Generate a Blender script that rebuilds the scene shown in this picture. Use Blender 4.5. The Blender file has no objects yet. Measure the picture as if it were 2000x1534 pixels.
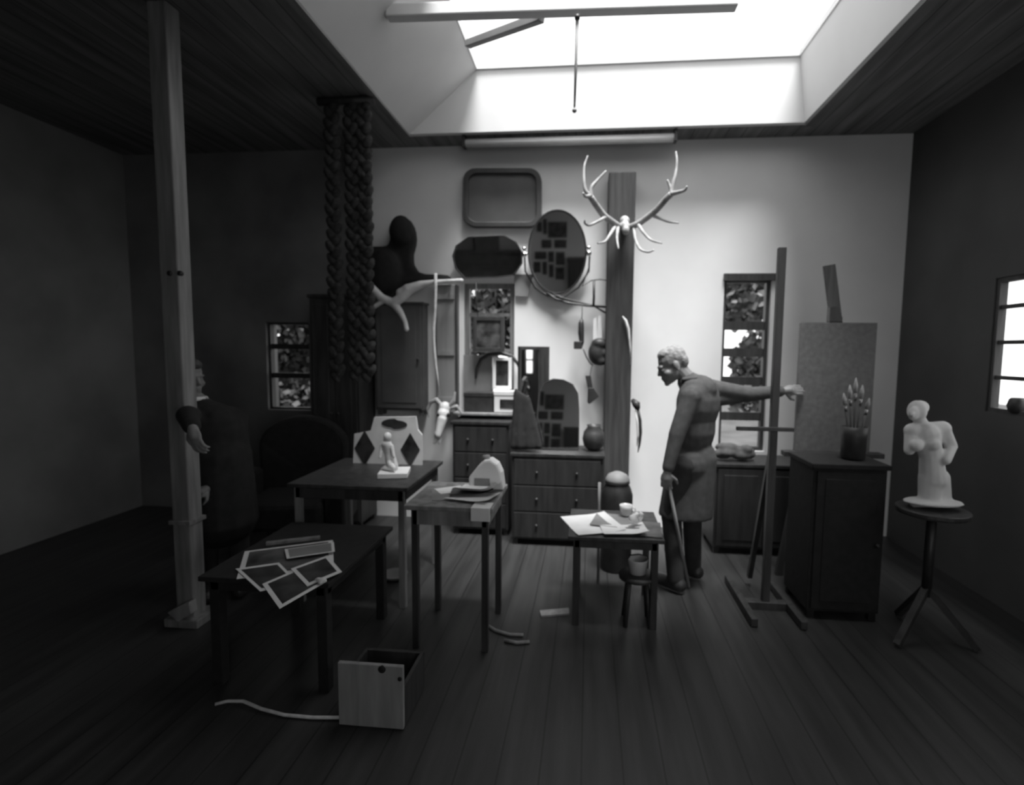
import bpy, bmesh, math, random
import numpy as np
from mathutils import Vector, Matrix, Euler
R = math.radians
S = bpy.context.scene
C = S.collection
random.seed(7)

# ------------------------------------------------------------------ camera
FPX, CX, CY, H = 1000.0, 1055.0, 767.0, 1.62
YAW, PITCH, ROLL = math.atan(94/1000), math.atan(0.083), 0.010
_f = Vector((-math.sin(YAW)*math.cos(PITCH), math.cos(YAW)*math.cos(PITCH), -math.sin(PITCH)))
_r0 = Vector((math.cos(YAW), math.sin(YAW), 0))
_u0 = _r0.cross(_f)
_r = _r0*math.cos(ROLL) + _u0*math.sin(ROLL)
_u = _u0*math.cos(ROLL) - _r0*math.sin(ROLL)
CAM = Vector((0, 0, H))
cd = bpy.data.cameras.new('camera'); cam = bpy.data.objects.new('camera', cd); C.objects.link(cam)
cam.matrix_world = Matrix(((_r.x, _u.x, -_f.x, CAM.x), (_r.y, _u.y, -_f.y, CAM.y), (_r.z, _u.z, -_f.z, CAM.z), (0, 0, 0, 1)))
cd.sensor_fit = 'HORIZONTAL'; cd.sensor_width = 36; cd.lens = 36*FPX/2000
cd.shift_x = -(CX-1000)/2000; cd.shift_y = 0.0
cd.clip_start = 0.02
cd.dof.use_dof = True; cd.dof.focus_distance = 1.3; cd.dof.aperture_fstop = 2.3
S.camera = cam
S.view_settings.view_transform = 'Standard'; S.view_settings.look = 'None'
S.view_settings.exposure = 0.0; S.view_settings.gamma = 1.0
S.view_settings.use_curve_mapping = False

# ------------------------------------------------------------------ light: overcast sky, hazy sun, portals
SKY, SUN = 2.1, 13.0
w = bpy.data.worlds.new('sky'); S.world = w; w.use_nodes = True
w.node_tree.nodes['Background'].inputs[0].default_value = (1, 1, 1, 1)
w.node_tree.nodes['Background'].inputs[1].default_value = SKY
sd = bpy.data.lights.new('hazy_sun', 'SUN'); sun = bpy.data.objects.new('hazy_sun', sd); C.objects.link(sun)
sd.energy = SUN; sd.angle = R(26)
sun.rotation_euler = Vector((-0.35, 1.0, -3.3)).to_track_quat('-Z', 'Y').to_euler()
def portal(name, loc, direction, sx, sy):
    l = bpy.data.lights.new(name, 'AREA'); o = bpy.data.objects.new(name, l); C.objects.link(o)
    l.shape = 'RECTANGLE'; l.size = sx; l.size_y = sy; l.cycles.is_portal = True
    o.location = loc; o.rotation_euler = Vector(direction).to_track_quat('-Z', 'Y').to_euler()
    return o
# room
XL, XR, YF, YB, ZC = -4.5, 2.66, -2.0, 4.7, 3.45
OX0, OX1, OY0, OY1, ZG = -1.56, 1.68, 1.90, 4.42, 3.95      # skylight opening, glass height
GX0, GX1, GY0 = -0.98, 1.62, 2.45                                       # glass extent
portal('skylight_portal', ((GX0+GX1)/2, (GY0+OY1)/2, ZG+0.03), (0, 0, -1), GX1-GX0, OY1-GY0)
portal('fill_window_portal', (1.3, YF-0.16, 1.83), (0, 1, 0), 2.4, 2.4)  # portal for the added fill window
portal('window_portal', (XR+0.10, 1.0, 1.69), (-1, 0, 0), 1.0, 5.4)

# ------------------------------------------------------------------ helpers
def P(px, py, Y):
    d = _f*FPX + _r*(px-CX) - _u*(py-CY)
    return CAM + d*(Y/d.y)
def PX(px, py, X):
    d = _f*FPX + _r*(px-CX) - _u*(py-CY)
    return CAM + d*(X/d.x)
def PZ(px, py, Z):
    d = _f*FPX + _r*(px-CX) - _u*(py-CY)
    return CAM + d*((Z-H)/d.z)
WL = {}
def tag(o, label, cat, group=None, kind=None):
    o['label'] = label; o['category'] = cat
    if group: o['group'] = group
    if kind: o['kind'] = kind
    return o
def thing(name, loc, label, cat, group=None):
    o = bpy.data.objects.new(name, None); C.objects.link(o); o.location = loc; o.empty_display_size = 0.1
    WL[o.name] = Vector(loc)
    return tag(o, label, cat, group)

class MB:
    def __init__(s): s.v = []; s.f = []
    def add(s, vs, fs):
        n = len(s.v); s.v += [Vector(x) for x in vs]; s.f += [tuple(i+n for i in f) for f in fs]; return s
    def box(s, a, b):
        x0, y0, z0 = [min(a[i], b[i]) for i in range(3)]; x1, y1, z1 = [max(a[i], b[i]) for i in range(3)]
        return s.add([(x0,y0,z0),(x1,y0,z0),(x1,y1,z0),(x0,y1,z0),(x0,y0,z1),(x1,y0,z1),(x1,y1,z1),(x0,y1,z1)],
            [(0,3,2,1),(4,5,6,7),(0,1,5,4),(1,2,6,5),(2,3,7,6),(3,0,4,7)])
    def beam(s, p0, p1, w, d, up=(0, 0, 1)):
        p0 = Vector(p0); p1 = Vector(p1); t = (p1-p0).normalized(); a = t.cross(Vector(up))
        if a.length < 1e-3: a = t.cross(Vector((0, 1, 0)))
        a.normalize(); b = a.cross(t)
        vs = [p + a*(i*w/2) + b*(j*d/2) for p in (p0, p1) for i, j in ((-1,-1),(1,-1),(1,1),(-1,1))]
        return s.add(vs, [(3,2,1,0),(4,5,6,7),(0,1,5,4),(1,2,6,5),(2,3,7,6),(3,0,4,7)])
    def tube(s, pts, rad, seg=8, cap=True):
        pts = [Vector(p) for p in pts]; n = len(pts)
        if not hasattr(rad, '__len__'): rad = [rad]*n
        nrm = None; rings = []
        for i in range(n):
            t = (pts[min(i+1, n-1)] - pts[max(i-1, 0)]).normalized()
            if nrm is None:
                nrm = t.cross(Vector((0, 0, 1)))
                if nrm.length < 1e-3: nrm = t.cross(Vector((1, 0, 0)))
            nrm = (nrm - t*nrm.dot(t)).normalized(); b = t.cross(nrm)
            rings.append([pts[i] + (nrm*math.cos(2*math.pi*k/seg) + b*math.sin(2*math.pi*k/seg))*rad[i] for k in range(seg)])
        vs = [v for r in rings for v in r]; fs = []
        for i in range(n-1):
            for k in range(seg):
                fs.append((i*seg+k, i*seg+(k+1) % seg, (i+1)*seg+(k+1) % seg, (i+1)*seg+k))
        if cap:
            fs.append(tuple(reversed(range(seg)))); fs.append(tuple((n-1)*seg+k for k in range(seg)))
        return s.add(vs, fs)
    def lathe(s, prof, c, seg=24):
        c = Vector(c); vs = []; fs = []; n = len(prof)
        for r, z in prof:
            for k in range(seg):
                a = 2*math.pi*k/seg; vs.append(c + Vector((max(r, 1e-4)*math.cos(a), max(r, 1e-4)*math.sin(a), z)))
        for i in range(n-1):
            for k in range(seg): fs.append((i*seg+k, i*seg+(k+1) % seg, (i+1)*seg+(k+1) % seg, (i+1)*seg+k))
        fs.append(tuple(reversed(range(seg)))); fs.append(tuple((n-1)*seg+k for k in range(seg)))
        return s.add(vs, fs)
    def prism(s, poly, dvec):                    # poly: 3-D points, extruded along dvec
        poly = [Vector(p) for p in poly]; n = len(poly); d = Vector(dvec)
        return s.add(poly + [p+d for p in poly], [tuple(range(n)), tuple(reversed(range(n, 2*n)))] +
                     [(i, n+i, n+(i+1) % n, (i+1) % n) for i in range(n)])
    def ring(s, outer, inner, dvec):
        n = len(outer); d = Vector(dvec)
        o = [Vector(p) for p in outer]; i_ = [Vector(p) for p in inner]
        fs = []
        for k in range(n):
            j = (k+1) % n
            fs += [(k, j, n+j, n+k), (2*n+j, 2*n+k, 3*n+k, 3*n+j), (j, k, 2*n+k, 2*n+j), (n+k, n+j, 3*n+j, 3*n+k)]
        return s.add(o + i_ + [p+d for p in o] + [p+d for p in i_], fs)
    def ball(s, c, r, rot=None, seg=14, rings=9):
        if not hasattr(r, '__len__'): r = (r, r, r)
        c = Vector(c); vs = []; fs = []
        for i in range(1, rings):
            th = math.pi*i/rings
            for k in range(seg):
                ph = 2*math.pi*k/seg
                v = Vector((r[0]*math.sin(th)*math.cos(ph), r[1]*math.sin(th)*math.sin(ph), r[2]*math.cos(th)))
                vs.append(c + (rot @ v if rot else v))
        t = Vector((0, 0, r[2])); t = rot @ t if rot else t
        vs += [c+t, c-t]; m = (rings-1)*seg
        for i in range(rings-2):
            for k in range(seg): fs.append((i*seg+k, (i+1)*seg+k, (i+1)*seg+(k+1) % seg, i*seg+(k+1) % seg))
        for k in range(seg):
            fs.append((m, k, (k+1) % seg)); fs.append((m+1, (rings-2)*seg+(k+1) % seg, (rings-2)*seg+k))
        return s.add(vs, fs)
    def cap(s, p0, p1, r0, r1=None, seg=12):     # tapered capsule
        r1 = r0 if r1 is None else r1
        p0 = Vector(p0); p1 = Vector(p1); t = (p1-p0)
        if t.length < 1e-5: return s.ball(p0, r0)
        t.normalize(); pts = []; rad = []
        for a in (85, 60, 35, 12): pts.append(p0 - t*r0*math.sin(R(a))); rad.append(r0*math.cos(R(a)))
        for a in (12, 35, 60, 85): pts.append(p1 + t*r1*math.sin(R(a))); rad.append(r1*math.cos(R(a)))
        return s.tube(pts, rad, seg)
    def chain(s, pts, rads):
        for i in range(len(pts)-1): s.cap(pts[i], pts[i+1], rads[i], rads[i+1])
        return s
    def turn(s, pivot, axis, ang):
        M = Matrix.Translation(pivot) @ Matrix.Rotation(ang, 4, axis) @ Matrix.Translation(-Vector(pivot))
        s.v = [M @ v for v in s.v]; return s
    def build(s, name, mat, parent=None, origin=None, smooth=False, bevel=0.0, remesh=0.0, smooths=0):
        org = WL[parent.name] if parent else Vector(origin) if origin is not None else Vector((0, 0, 0))
        me = bpy.data.meshes.new(name)
        me.from_pydata([v-org for v in s.v], [], s.f)
        bm = bmesh.new(); bm.from_mesh(me); bmesh.ops.recalc_face_normals(bm, faces=bm.faces); bm.to_mesh(me); bm.free()
        o = bpy.data.objects.new(name, me); C.objects.link(o)
        if remesh:
            m = o.modifiers.new('r', 'REMESH'); m.mode = 'VOXEL'; m.voxel_size = remesh
            if smooths:
                m2 = o.modifiers.new('s', 'SMOOTH'); m2.factor = 0.5; m2.iterations = smooths
            dg = bpy.context.evaluated_depsgraph_get(); dg.update()
            nm = bpy.data.meshes.new_from_object(o.evaluated_get(dg)); o.modifiers.clear(); o.data = nm; me = nm; nm.name = name
            smooth = True
        if bevel:
            m = o.modifiers.new('b', 'BEVEL'); m.width = bevel; m.segments = 2; m.limit_method = 'ANGLE'; m.angle_limit = R(40)
        me.materials.clear(); me.materials.append(mat)
        if smooth: me.polygons.foreach_set('use_smooth', [True]*len(me.polygons))
        if parent: o.parent = parent
        else: o.location = org
        WL[o.name] = org
        return o
def struct(o): o['kind'] = 'structure'; return o

# ------------------------------------------------------------------ materials (neutral greys: the photograph is monochrome)
def mat(name, g, rough=0.6, var=0.25, scale=6.0, metal=0.0, stretch=(1, 1, 1), bump=0.0, spec=0.5, g2=None):
    m = bpy.data.materials.new(name); m.use_nodes = True; nt = m.node_tree; b = nt.nodes['Principled BSDF']
    tc = nt.nodes.new('ShaderNodeTexCoord'); mp = nt.nodes.new('ShaderNodeMapping'); nz = nt.nodes.new('ShaderNodeTexNoise')
    cr = nt.nodes.new('ShaderNodeValToRGB')
    mp.inputs['Scale'].default_value = stretch
    nz.inputs['Scale'].default_value = scale; nz.inputs['Detail'].default_value = 6
    nt.links.new(tc.outputs['Object'], mp.inputs[0]); nt.links.new(mp.outputs[0], nz.inputs['Vector']); nt.links.new(nz.outputs['Fac'], cr.inputs[0])
    a, c = (g*(1-var), g*(1+var)) if g2 is None else (g, g2)
    cr.color_ramp.elements[0].position = 0.32; cr.color_ramp.elements[1].position = 0.68
    cr.color_ramp.elements[0].color = (a, a, a, 1); cr.color_ramp.elements[1].color = (min(c, 1), min(c, 1), min(c, 1), 1)
    nt.links.new(cr.outputs[0], b.inputs['Base Color'])
    b.inputs['Roughness'].default_value = rough; b.inputs['Metallic'].default_value = metal; b.inputs['Specular IOR Level'].default_value = spec
    if bump:
        bp = nt.nodes.new('ShaderNodeBump'); bp.inputs['Strength'].default_value = bump; bp.inputs['Distance'].default_value = 0.02
        nt.links.new(nz.outputs['Fac'], bp.inputs['Height']); nt.links.new(bp.outputs[0], b.inputs['Normal'])
    return m
def boards(name, g, width, axis, rough=0.55, gap=0.4, var=0.35):
    m = mat(name, g, rough, var, 5.0, stretch=tuple(0.25 if i == axis else 3.0 for i in range(3)))
    nt = m.node_tree; b = nt.nodes['Principled BSDF']; src = b.inputs['Base Color'].links[0].from_socket
    tc = nt.nodes.new('ShaderNodeTexCoord'); sep = nt.nodes.new('ShaderNodeSeparateXYZ'); nt.links.new(tc.outputs['Object'], sep.inputs[0])
    across = {0: 1, 1: 0, 2: 0}[axis]
    md = nt.nodes.new('ShaderNodeMath'); md.operation = 'PINGPONG'; md.inputs[1].default_value = width/2
    nt.links.new(sep.outputs[across], md.inputs[0])
    lt = nt.nodes.new('ShaderNodeMath'); lt.operation = 'LESS_THAN'; lt.inputs[1].default_value = 0.004; nt.links.new(md.outputs[0], lt.inputs[0])
    mx = nt.nodes.new('ShaderNodeMixRGB'); mx.blend_type = 'MULTIPLY'; mx.inputs[2].default_value = (gap, gap, gap, 1)
    nt.links.new(lt.outputs[0], mx.inputs[0]); nt.links.new(src, mx.inputs[1]); nt.links.new(mx.outputs[0], b.inputs['Base Color'])
    return m
def glass(name):
    m = bpy.data.materials.new(name); m.use_nodes = True; nt = m.node_tree; nt.nodes.clear()
    o = nt.nodes.new('ShaderNodeOutputMaterial'); mx = nt.nodes.new('ShaderNodeMixShader'); tr = nt.nodes.new('ShaderNodeBsdfTransparent'); gl = nt.nodes.new('ShaderNodeBsdfGlossy')
    gl.inputs['Roughness'].default_value = 0.02
    tr.inputs[0].default_value = (.93, .93, .93, 1)
    mx.inputs[0].default_value = 0.05; nt.links.new(tr.outputs[0], mx.inputs[1]); nt.links.new(gl.outputs[0], mx.inputs[2]); nt.links.new(mx.outputs[0], o.inputs[0])
    return m
M = dict(
    plaster=mat('white_plaster', 0.74, 0.85, 0.05, 1.6, bump=0.05),
    dplaster=mat('dark_plaster', 0.16, 0.85, 0.3, 1.5, bump=0.05),
    ceil=boards('dark_ceiling_boards', 0.16, 0.14, 1, 0.7), well=mat('well_paint', 0.66, 0.7, 0.04, 2.0),
    floor=boards('dark_floor_boards', 0.036, 0.16, 1, 0.45),
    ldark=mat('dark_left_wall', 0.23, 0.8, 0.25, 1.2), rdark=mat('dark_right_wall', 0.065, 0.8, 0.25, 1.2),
    wood=mat('aged_wood', 0.20, 0.65, 0.35, 5, stretch=(4, 4, .4), bump=0.15), ebony=mat('blackened_wood', 0.020, 0.55, 0.4, 6, stretch=(4, 4, .5)), dwood=mat('dark_wood', 0.038, 0.5, 0.4, 6, stretch=(4, 4, .5), bump=0.1),
    column=mat('column_timber', 0.04, 0.8, 0.4, 5, stretch=(5, 5, .4), bump=0.3), timber=mat('rough_timber', 0.075, 0.75, 0.4, 5, stretch=(5, 5, .4), bump=0.3), pwood=mat('pale_wood', 0.25, 0.6, 0.25, 5, stretch=(4, 4, .5)),
    white=mat('white_paint', 0.75, 0.45, 0.05, 4), paper=mat('paper', 0.72, 0.8, 0.06, 8), gpaper=mat('grey_print', 0.07, 0.4, 0.9, 9),
    dprint=mat('dark_print', 0.035, 0.35, 0.8, 10), plas=mat('plaster_cast', 0.68, 0.7, 0.08, 9), sbone=mat('stained_bone', 0.40, 0.6, 0.2, 12, bump=0.1), bone=mat('bone', 0.62, 0.55, 0.15, 12, bump=0.1),
    antler=mat('antler_horn', 0.30, 0.5, 0.35, 14, bump=0.15), black=mat('black_cloth', 0.012, 0.9, 0.3, 20), coat=mat('charcoal_shirt', 0.07, 0.9, 0.2, 20, bump=0.1),
    trouser=mat('dark_trousers', 0.035, 0.9, 0.2, 20), skin=mat('skin', 0.20, 0.5, 0.08, 14), hair=mat('grey_hair', 0.26, 0.7, 0.35, 40, bump=0.4), dhair=mat('dark_hair', 0.06, 0.7, 0.3, 40),
    metal=mat('dull_metal', 0.35, 0.35, 0.2, 8, metal=0.9), chrome=mat('bright_metal', 0.85, 0.12, 0.05, 8, metal=1.0), iron=mat('dark_iron', 0.05, 0.5, 0.3, 9, metal=0.6),
    canvas=mat('canvas_back', 0.14, 0.9, 0.15, 30), tray=mat('dark_lacquer', 0.10, 0.55, 0.15, 5), trim=mat('tray_rim', 0.05, 0.5, 0.2, 5),
    leather=mat('dark_leather', 0.03, 0.5, 0.3, 15, bump=0.1), rope=mat('dark_rope', 0.035, 0.9, 0.5, 40, bump=0.4), cord=mat('pale_cord', 0.62, 0.8, 0.15, 30),
    mirror=mat('mirror_silver', 0.92, 0.03, 0.02, 2, metal=1.0), leaf=mat('leaf', 0.055, 0.6, 0.5, 3), dark_leaf=mat('dark_leaf', 0.03, 0.6, 0.5, 3), pale_leaf=mat('pale_leaf', 0.11, 0.6, 0.5, 3), cupb=mat('cupboard_paint', 0.10, 0.6, 0.2, 4), ground=mat('ground', 0.04, 0.9, 0.4, 2), bark=mat('bark', 0.06, 0.9, 0.4, 8, bump=0.4),
    ceramic=mat('glazed_ceramic', 0.66, 0.2, 0.05, 5), grey=mat('grey_paint', 0.22, 0.6, 0.15, 6), shutter=mat('grey_shutter', 0.24, 0.7, 0.15, 4, stretch=(4, 4, .3)),
    glass=glass('window_glass'), sole=mat('shoe_leather', 0.03, 0.4, 0.3, 15),
)

# ------------------------------------------------------------------ the setting
def holed(mb, fixed_axis, f0, f1, a0, a1, z0, z1, holes):
    # wall slab between f0 and f1 on fixed_axis; holes = (a_min, a_max, z_min, z_max)
    As = sorted({a0, a1, *[h[0] for h in holes], *[h[1] for h in holes]}); Zs = sorted({z0, z1, *[h[2] for h in holes], *[h[3] for h in holes]})
    idx = {}; verts = []; faces = []
    def pt(f, a, z): return (f, a, z) if fixed_axis == 0 else (a, f, z) if fixed_axis == 1 else (a, z, f)
    def vid(f, a, z):
        k = (f, a, z)
        if k not in idx: idx[k] = len(verts); verts.append(pt(f, a, z))
        return idx[k]
    def solid(i, j):
        if i < 0 or j < 0 or i >= len(As)-1 or j >= len(Zs)-1: return False
        ca = (As[i]+As[i+1])/2; cz = (Zs[j]+Zs[j+1])/2
        return not any(h[0] < ca < h[1] and h[2] < cz < h[3] for h in holes)
    for i in range(len(As)-1):
        for j in range(len(Zs)-1):
            if not solid(i, j): continue
            q = [(As[i], Zs[j]), (As[i+1], Zs[j]), (As[i+1], Zs[j+1]), (As[i], Zs[j+1])]
            faces.append(tuple(vid(f0, *c) for c in q)); faces.append(tuple(vid(f1, *c) for c in reversed(q)))
            for (di, dj, e) in ((0, -1, (0, 1)), (1, 0, (1, 2)), (0, 1, (2, 3)), (-1, 0, (3, 0))):
                if not solid(i+di, j+dj):
                    A, B = q[e[0]], q[e[1]]
                    faces.append((vid(f0, *A), vid(f1, *A), vid(f1, *B), vid(f0, *B)))
    mb.add(verts, faces); return mb
def hole_px(x0, y0, x1, y1):
    a = P(x0, y1, YB); b = P(x1, y0, YB); return (a.x, b.x, a.z, b.z)
W1 = hole_px(906, 553, 1005, 806); W2 = hole_px(1402, 544, 1508, 880); W3 = hole_px(524, 630, 602, 800)
W4 = (-1.70, 3.69, 1.24, 2.12)  # right window, its near end lengthened out of view to let in more light
W6 = (0.10, 2.50, 0.60, 3.05)                                # window added unseen behind the camera for frontal fill light
XS = P(728, 500, YB).x                                       # where the white plaster ends and a darker toned section starts
struct(MB().box((XL-.2, YF-.2, -.12), (XR+.2, YB+.2, 0)).build('floor', M['floor']))
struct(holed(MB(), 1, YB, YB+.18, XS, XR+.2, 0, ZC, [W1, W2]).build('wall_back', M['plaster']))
struct(holed(MB(), 1, YB, YB+.18, XL-.2, XS, 0, ZC, [W3]).build('wall_back_left', M['dplaster']))
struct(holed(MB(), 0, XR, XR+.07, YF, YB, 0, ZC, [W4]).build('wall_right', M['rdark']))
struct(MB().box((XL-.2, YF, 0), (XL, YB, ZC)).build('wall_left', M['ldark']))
struct(holed(MB(), 1, YF-.2, YF, XL-.2, XR+.2, 0, ZC, [W6]).build('wall_front', M['plaster']))
struct(holed(MB(), 2, ZC, ZC+.1, XL-.2, XR+.2, YF-.2, YB+.18, [(OX0-.05, OX1+.05, OY0-.05, OY1+.05)]).build('ceiling', M['ceil']))
t = 0.05
well = MB()
well.prism([(OX0, OY0, ZC), (GX0, OY0, ZG), (GX0-t, OY0, ZG), (OX0-t, OY0, ZC+.02)], (0, OY1-OY0, 0))
well.prism([(OX1, OY0, ZC), (GX1, OY0, ZG), (GX1+t, OY0, ZG), (OX1+t, OY0, ZC)], (0, OY1-OY0, 0))
well.prism([(OX0-t, OY1, ZC), (OX1+t, OY1, ZC), (GX1+t, OY1, ZG), (GX0-t, OY1, ZG)], (0, t, 0))
well.prism([(OX0-t, OY0, ZC), (OX1+t, OY0, ZC), (GX1+t, OY0, ZG), (GX0-t, OY0, ZG)], (0, -t, 0))
well.box((GX0-t, OY0-t, ZG), (GX1+t, GY0, ZG+.06))
struct(well.build('trim_1', M['well']))
edge = MB()                                                  # dark edge moulding along the right side of the opening
edge.box((OX1, OY0, ZC-.035), (OX1+.07, OY1, ZC)); edge.box((OX0-.05, OY0, ZC-.02), (OX0, OY1, ZC))
struct(edge.build('trim_2', M['ceil']))
def window(n, hole, axis, face, rows, cols=(), bar=0.03, frame=0.04, fm='dwood', outer=0.10, lintel=0.0, inner=.04):
    a0, a1, z0, z1 = hole
    cen = (face+outer*.5, (a0+a1)/2, z0) if axis == 0 else ((a0+a1)/2, face+outer*.5, z0)
    e = bpy.data.objects.new('window_%d' % n, None); C.objects.link(e); e.location = cen; WL[e.name] = Vector(cen); struct(e)
    def bx(mb, A0, A1, Z0, Z1, d0, d1):
        return mb.box((d0, A0, Z0), (d1, A1, Z1)) if axis == 0 else mb.box((A0, d0, Z0), (A1, d1, Z1))
    fr = MB(); d0, d1 = face+inner, face+outer
    bx(fr, a0, a0+frame, z0, z1, d0, d1); bx(fr, a1-frame, a1, z0, z1, d0, d1)
    bx(fr, a0+frame, a1-frame, z1-frame, z1, d0, d1); bx(fr, a0+frame, a1-frame, z0, z0+frame, d0, d1)
    fr.build('window_frame', M[fm], e)
    for z in rows: bx(MB(), a0+frame, a1-frame, z-bar/2, z+bar/2, d0+.012, d1-.012).build('glazing_bar', M[fm], e)
    for a in cols: bx(MB(), a-bar*.4, a+bar*.4, z0+frame, z1-frame, d0+.015, d1-.015).build('glazing_bar', M[fm], e)
    bx(MB(), a0+frame*.5, a1-frame*.5, z0+frame*.5, z1-frame*.5, (d0+d1)/2-.002, (d0+d1)/2+.002).build('pane', M['glass'], e)
    if lintel:
        bx(MB(), a0-.01, a1+.03, z1-.02, z1+lintel, face-.03, face+.05).build('lintel', M['dwood'], e)
    return e
zr = lambda py, px=1450: P(px, py, YB).z
window(1, W1, 1, YB, [zr(616), zr(690)], [], 0.03, 0.045, 'wood')
window(2, W2, 1, YB, [zr(636), zr(689), zr(745), zr(815)], [], 0.075, 0.03, 'dwood', lintel=0.04)
window(3, W3, 1, YB, [zr(686), zr(748)], [], 0.05, 0.02, 'dwood')
window(4, W4, 0, XR, [1.93, 1.70, 1.47], [-1.16, -.62, -.08, .46, 1.0, 1.53, 2.07, 2.60, 3.14], 0.026, 0.03, 'dwood', outer=0.06, inner=.01)
window(6, W6, 1, YF-.2, [1.42, 2.24], [0.90, 1.70], 0.04, 0.05, 'dwood', outer=0.12)  # added window, there only to let in fill light
sk = bpy.data.objects.new('window_5', None); C.objects.link(sk); sk.location = ((GX0+GX1)/2, 2.7, ZG); WL[sk.name] = Vector(sk.location); struct(sk)
f5 = MB()
f5.box((GX0-.05, GY0, ZG), (GX0+.01, OY1+.05, ZG+.05)); f5.box((GX1-.01, GY0, ZG), (GX1+.05, OY1+.05, ZG+.05))
f5.box((GX0+.01, GY0, ZG), (GX1-.01, GY0+.02, ZG+.05)); f5.box((GX0+.01, OY1-.02, ZG), (GX1-.01, OY1+.05, ZG+.05))
f5.build('skylight_frame', M['white'], sk)
MB().box((GX0, GY0, ZG+.015), (GX1, OY1, ZG+.021)).build('pane', M['glass'], sk)
# outside
struct(MB().box((-14, -8, -.4), (16, 22, -.3)).build('ground', M['ground']))

# ------------------------------------------------------------------ skylight fittings
bl = P(757, 38, 3.26); br_ = P(1440, 17, 3.26)
o = thing('skylight_beam', (bl+br_)/2, 'pale horizontal bar crossing the skylight near the top of the photo', 'beam')
MB().beam(P(757, 26, 3.26), P(1440, 4, 3.26), .075, .075).build('bar', M['white'], o, bevel=.008)
MB().beam(P(1415, 2, 3.26), P(1415, 2, 3.26)+Vector((0, 0, ZG-P(1415, 2, 3.26).z)), .03, .03, (0, 1, 0)).build('hanger', M['white'], o)
a = P(914, 86, 3.95); b = P(1058, 34, 3.32)
st = MB().beam(a, b, .05, .05).build('skylight_strut', M['grey'], None, a, bevel=.005)
tag(st, 'grey slanted strut from left skylight edge up to pale crossing bar', 'strut')
a = P(1127, 30, 3.26)
o = thing('pull_rod', a, 'thin dark pull rod with knob hanging straight down in the skylight', 'rod')
MB().tube([P(1127.5, 34, 3.23), P(1125, 120, 3.23), P(1122, 210, 3.23)], [.011, .009, .006], 8).build('rod', M['grey'], o, smooth=True)
MB().ball(P(1122, 216, 3.23), .014).build('knob', M['grey'], o, smooth=True)
MB().tube([P(1127.5, 37, 3.22), P(1127.5, 30, 3.22)], .016, 10).build('collar', M['iron'], o, smooth=True)
a = P(910, 274, 4.5); b = P(1316, 264, 4.5); zt = ZC-.045
o = thing('roller_blind', ((a.x+b.x)/2, 4.5, zt), 'pale rolled-up blind tube fixed under the ceiling below the skylight', 'blind')
MB().tube([(a.x, 4.5, zt-.015), (b.x, 4.5, zt-.015)], .035, 14).build('roll', M['white'], o, smooth=True)
for x in (a.x-.012, b.x+.012): MB().box((x-.012, 4.46, zt-.05), (x+.012, 4.54, ZC)).build('bracket', M['iron'], o)

# ------------------------------------------------------------------ on the back wall
def rrect(x0, y0, x1, y1, r, Y, n=6):
    pts = []
    for cx, cy, a0 in ((x1-r, y0+r, -90), (x1-r, y1-r, 0), (x0+r, y1-r, 90), (x0+r, y0+r, 180)):
        for k in range(n+1):
            a = R(a0+90*k/n); pts.append(P(cx+r*math.cos(a), cy+r*math.sin(a), Y))
    return pts
c = P(980, 442, 4.66)
o = thing('wall_tray', c, 'large dark tray with rounded corners hanging flat on wall above the octagonal mirror', 'tray')
MB().prism(rrect(909, 332, 1052, 439, 20, 4.66), (0, .03, 0)).build('base', M['tray'], o)
MB().ring(rrect(904, 328, 1057, 443, 24, 4.625), rrect(914, 338, 1047, 433, 17, 4.625), (0, .07, 0)).build('rim', M['trim'], o, bevel=.006)
oc = [(915, 463), (985, 460), (1008, 472), (1020, 492), (1020, 514), (1003, 538), (970, 542), (905, 543), (888, 524), (883, 500), (890, 480)]
def pxpoly(pts, Y, k=1.0):
    cx = sum(p[0] for p in pts)/len(pts); cy = sum(p[1] for p in pts)/len(pts)
    return [P(cx+(x-cx)*k, cy+(y-cy)*k, Y) for x, y in pts]
OT = R(5.0)
c = P(952, 502, 4.62)
o = thing('octagonal_mirror', c, 'octagonal wall mirror with thin dark rim hanging below the rounded tray', 'mirror')
MB().prism(pxpoly(oc, 4.62, .97), (0, .012, 0)).turn(c, 'X', OT).build('mirror_glass', M['mirror'], o)
MB().ring(pxpoly(oc, 4.61, 1.0), pxpoly(oc, 4.61, .965), (0, .03, 0)).turn(c, 'X', OT).build('frame', M['iron'], o, bevel=.003)
# oval swivel mirror
VT = R(8.5)
oc2 = P(1088, 493, 4.590)
def oval(rx, ry, Y, n=40):
    cc = P(1088, 493, Y); k = Y/1000
    return [cc + Vector((rx*k*math.cos(2*math.pi*i/n), 0, ry*k*math.sin(2*math.pi*i/n))) for i in range(n)]
o = thing('oval_mirror', oc2, 'oval swivel mirror with bright side knobs tilted forward left of antlers', 'mirror')
MB().prism(oval(54, 76, 4.590), (0, .012, 0)).turn(oc2, 'X', VT).build('mirror_glass', M['mirror'], o)
MB().ring(oval(57, 79, 4.575), oval(53.5, 75.5, 4.575), (0, .035, 0)).turn(oc2, 'X', VT).build('frame', M['iron'], o, bevel=.003)
for px, py in ((1024, 492), (1150, 490)):
    kb = MB(); kb.ball(P(px, py-6, 4.570), .018); kb.ball(P(px, py+5, 4.570), .024); kb.tube([P(px, py+5, 4.590), P(1088+(px-1088)*.86, py+2, 4.600)], .009, 8)
    kb.build('pivot_knob', M['chrome'], o, smooth=True)
MB().tube([P(1068, 572, 4.625), P(1085, 584, 4.630), P(1110, 592, 4.610), P(1145, 597, 4.610), P(1186, 600, 4.610)], .010, 8).build('support_arm', M['iron'], o, smooth=True)
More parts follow.
